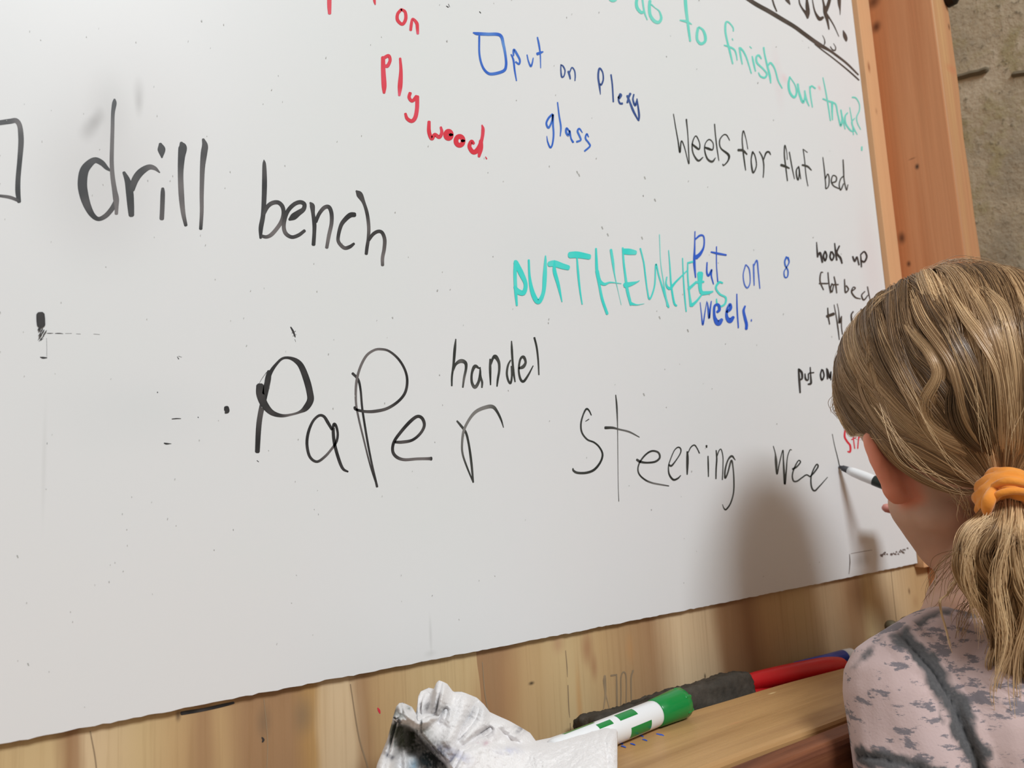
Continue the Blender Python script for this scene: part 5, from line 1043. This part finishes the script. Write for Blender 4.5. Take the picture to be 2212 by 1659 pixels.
# ponytail
def tail(guides, per, spread, rad, seed, curl=.003, m=44, freq=2.2, bias=.62):
    rng = np.random.default_rng(seed); Ws, Rs, Cs = [], [], []
    for gi, g in enumerate(guides):
        G = catmull([tuple(at(x, y, d)) for x, y, d in g], 12); tt = np.linspace(0, len(G)-1, m); G = np.stack([np.interp(tt, np.arange(len(G)), G[:, k]) for k in range(3)], 1)
        tg = np.gradient(G, axis=0); tg /= np.linalg.norm(tg, axis=1, keepdims=True); e1 = dirn(np.cross(tg, CF)); e2 = np.cross(tg, e1)
        n = per; t = np.linspace(0, 1, m)
        sp0 = np.clip(rng.normal(0, 1, (n, 2)), -1.6, 1.6); ph = rng.normal(0, .38, n); env = spread*(.55+.9*np.sin(np.clip(t*1.1, 0, 1)*math.pi*.8)-.2*t)+.0030*np.exp(-t*14)
        ln = rng.uniform(.55, 1.0, n)
        tl = t[None, :]*ln[:, None]; ii = tl*(m-1)
        def samp(A): return np.stack([np.interp(ii, np.arange(m), A[:, k]) for k in range(3)], -1)
        Gs, E1, E2 = samp(G), samp(e1), samp(e2); en = np.interp(tl, t, env)
        gp = rng.uniform(0, 6.28)
        A1 = sp0[:, :1]*en+curl*np.sin(tl*6.28*freq+gp+ph[:, None])*np.clip(tl*3, 0, 1); A2 = sp0[:, 1:]*en*.8+curl*np.cos(tl*6.28*freq+gp+ph[:, None])*np.clip(tl*3, 0, 1)
        Ws.append(Gs+E1*A1[..., None]+E2*A2[..., None]); Rs.append(rng.uniform(.00013, .00030, n))
        Cs.append(haircol(n, np.full(n, bias+rng.uniform(-.16, .16)), rng))
    return np.concatenate(Ws), np.concatenate(Rs), np.concatenate(Cs)
HV, HFc, HCc = [], [], []; off = 0
TG = [([(2160, 1095, .424), (2132, 1130, .410), (2098, 1165, .405), (2086, 1205, .404), (2100, 1245, .408), (2124, 1310, .411), (2140, 1400, .412), (2150, 1500, .414), (2158, 1560, .416)], .75, .0030),
      ([(2165, 1095, .420), (2150, 1140, .402), (2134, 1180, .398), (2140, 1225, .400), (2166, 1290, .404), (2158, 1370, .408), (2164, 1450, .410), (2150, 1540, .412)], .62, .0024),
      ([(2160, 1100, .424), (2128, 1150, .414), (2112, 1196, .412), (2128, 1240, .414), (2120, 1300, .414), (2136, 1370, .414), (2128, 1450, .414), (2142, 1530, .414)], .45, .0022),
      ([(2178, 1095, .416), (2180, 1160, .394), (2172, 1230, .394), (2150, 1310, .400), (2160, 1400, .404), (2150, 1490, .408), (2166, 1580, .410)], .80, .0026),
      ([(2175, 1095, .418), (2172, 1170, .402), (2190, 1260, .400), (2176, 1350, .404), (2186, 1450, .406), (2180, 1550, .410), (2190, 1610, .412)], .35, .0030),
      ([(2190, 1095, .416), (2200, 1170, .394), (2196, 1260, .393), (2208, 1340, .397), (2196, 1430, .401), (2208, 1520, .406), (2198, 1620, .410)], .82, .0026),
      ([(2205, 1095, .420), (2222, 1180, .398), (2225, 1290, .398), (2212, 1400, .402), (2222, 1500, .406), (2210, 1600, .410)], .60, .0032),
      ([(2215, 1095, .424), (2245, 1190, .404), (2252, 1300, .404), (2240, 1420, .406), (2238, 1540, .410)], .50, .0034),
      ([(2200, 1100, .424), (2205, 1200, .410), (2212, 1320, .410), (2200, 1440, .412), (2212, 1560, .414)], .15, .0040),  # last two guides: shade between the curls put into dark strand colour
      ([(2160, 1130, .420), (2150, 1230, .416), (2148, 1330, .416), (2162, 1450, .416), (2164, 1540, .416)], .10, .0034)]
TG = [([(x+24*min(1, max(0, (y-1230)/90)), y, d) for x, y, d in g], b, sp) for g, b, sp in TG]
for i_, (g_, b_, sp0_) in enumerate(TG): addhair(*tail([g_], 420, sp0_, .0003, 400+i_, .0017, freq=2.6+.2*(i_ % 3), bias=b_))
rng = np.random.default_rng(55)
for i_ in range(16):                                                      # smaller side curls
    g_ = TG[rng.integers(8)][0]; o_ = rng.normal(0, 9, (len(g_), 2)); addhair(*tail([[(x+o_[k, 0], y+o_[k, 1], d-.003) for k, (x, y, d) in enumerate(g_)][1:]], 60, .0009, .0003, 500+i_, .0016, freq=3, bias=rng.uniform(.3, .95)))
V = np.vstack(HV); link('ponytail', fastmesh('ponytail', V, np.vstack(HFc), np.vstack(HCc)), HAIRM, KID, smooth=True, kind='stuff')
# loose strands: temple curls, nape wisps, fly-aways
HV, HFc, HCc = [], [], []; off = 0
rng = np.random.default_rng(77)
def loose(guides, n, spread, rad, bias):
    m = 24; Ws = []
    for _ in range(n):
        g = guides[rng.integers(len(guides))]; o = rng.normal(0, spread, (len(g), 2)); dd = rng.normal(0, .004)
        G = catmull([tuple(at(x+o[i, 0], y+o[i, 1], d+dd)) for i, (x, y, d) in enumerate(g)], 10); tt = np.linspace(0, (len(G)-1)*rng.uniform(.6, 1), m)
        Ws.append(np.stack([np.interp(tt, np.arange(len(G)), G[:, k]) for k in range(3)], 1))
    W = np.array(Ws); addhair(W, rng.uniform(rad*.6, rad, n), haircol(n, np.full(n, bias), rng))
loose([[(1860, 760, .52), (1838, 790, .53), (1818, 830, .535), (1812, 870, .535), (1830, 905, .53), (1860, 915, .52)],
       [(1850, 800, .52), (1826, 830, .53), (1808, 865, .535), (1804, 890, .535), (1822, 910, .53)],
       [(1845, 840, .52), (1825, 860, .53), (1815, 885, .53), (1835, 930, .53), (1870, 950, .52)],
       [(1870, 700, .52), (1845, 725, .53), (1835, 760, .53), (1850, 790, .52)]], 70, 6, .00022, .62)
loose([[(1905, 650, .5), (1880, 672, .5), (1850, 740, .51), (1838, 800, .51)], [(2000, 585, .5), (2060, 562, .5), (2130, 566, .5), (2190, 596, .5)], [(1940, 625, .5), (1900, 645, .5), (1872, 690, .5)]], 60, 5, .00018, .55)
loose([[(2070, 1240, .445), (2050, 1280, .43), (2030, 1300, .43), (2040, 1350, .43), (2055, 1400, .425), (2075, 1440, .425)],
       [(2130, 1230, .43), (2090, 1240, .43), (2055, 1262, .43), (2040, 1300, .43)]], 16, 1.6, .00026, .95)
loose([[(2080, 1180, .46), (2040, 1220, .455), (2010, 1270, .45), (1998, 1310, .45)], [(2100, 1200, .45), (2060, 1260, .445), (2040, 1310, .44)], [(2110, 1280, .44), (2080, 1330, .43), (2070, 1400, .42)],
       [(2060, 1060, .45), (2080, 1090, .445), (2090, 1130, .445)]], 90, 12, .00018, .55)
loose([[(2040, 700, .42), (2100, 820, .415), (2130, 930, .415), (2155, 1030, .418)], [(1950, 820, .43), (2000, 930, .42), (2070, 1010, .418), (2130, 1060, .42)], [(2160, 680, .42), (2185, 820, .412), (2180, 960, .412), (2172, 1040, .418)], [(1900, 880, .445), (1960, 980, .43), (2040, 1040, .425), (2130, 1075, .42)]], 34, 9, .00013, .85)
loose([[(2140, 1120, .40), (2100, 1170, .395), (2090, 1240, .395), (2110, 1320, .40), (2120, 1400, .405)], [(2180, 1140, .39), (2150, 1250, .39), (2175, 1380, .395), (2150, 1500, .40), (2165, 1600, .405)], [(2210, 1140, .39), (2220, 1300, .39), (2195, 1450, .395), (2205, 1620, .40)]], 120, 9, .00020, .8)
V = np.vstack(HV); link('loose_hair', fastmesh('loose', V, np.vstack(HFc), np.vstack(HCc)), HAIRM, KID, smooth=True, kind='stuff')

# hair tie: gathered fabric loop
def scrunchie():
    ax = dirn(at(2182, 1160, .402)-at(2172, 1050, .430)); e1 = dirn(np.cross(ax, CF)); e2 = np.cross(ax, e1); cen = at(2180, 1078, .421)
    V, F = [], []; nu, nv = 220, 40
    for i in range(nu):
        a = 2*math.pi*i/nu
        for j in range(nv):
            b = 2*math.pi*j/nv; cb, sb = math.cos(b), math.sin(b)
            wr_ = .0011*math.sin(5*a+3.1*sb*1.6+1.0)+.0009*math.sin(11*a-4*sb)+.0009*math.sin(3*a+7*sb*1.2)
            cb2 = math.copysign(abs(cb)**.7, cb); wr_ = .0007*math.sin(23*sb*.5+2*a)+.0006*math.sin(9*sb+5*a+1)+.0004*math.sin(7*a-14*sb)
            rr = .0112+(.0052+wr_)*cb2; z = (.0108+.0010*math.sin(2*a+.5)+wr_*.6)*sb + .0012*math.sin(a*2)
            V.append(cen+(e1*math.cos(a)+e2*math.sin(a))*rr+ax*z)
    F = [(i*nv+j, i*nv+(j+1) % nv, ((i+1) % nu)*nv+(j+1) % nv, ((i+1) % nu)*nv+j) for i in range(nu) for j in range(nv)]
    return mesh('tie', V, F)
t = NT('orange_jersey'); v = t.coord(); t.base(t.mix(t.noise(v, 90, 3), s2l((226, 132, 40)), s2l((242, 160, 66)))); t.set(**{'Roughness': .8, 'Specular IOR Level': .2, 'Sheen Weight': .3}); t.bump(t.noise(v, 240, 4), .5, .0008)
tie = link('hair_tie', scrunchie(), t.m, KID, smooth=True, label='orange fabric hair tie')
chain('gather_fold', [(*at(2146, 1060, .410), .0028), (*at(2136, 1080, .406), .0034), (*at(2132, 1100, .407), .0028), (*at(2133, 1117, .410), .0014)], t.m, tie, voxel=.0009)
chain('gather_fold', [(*at(2148, 1050, .410), .0020), (*at(2172, 1040, .4045), .0024), (*at(2200, 1042, .4025), .0024), (*at(2225, 1052, .406), .0020)], t.m, tie, voxel=.0009)
chain('gather_fold', [(*at(2142, 1084, .408), .0018), (*at(2160, 1066, .4035), .0020), (*at(2195, 1060, .4015), .0022), (*at(2228, 1066, .404), .0020)], t.m, tie, voxel=.0009)
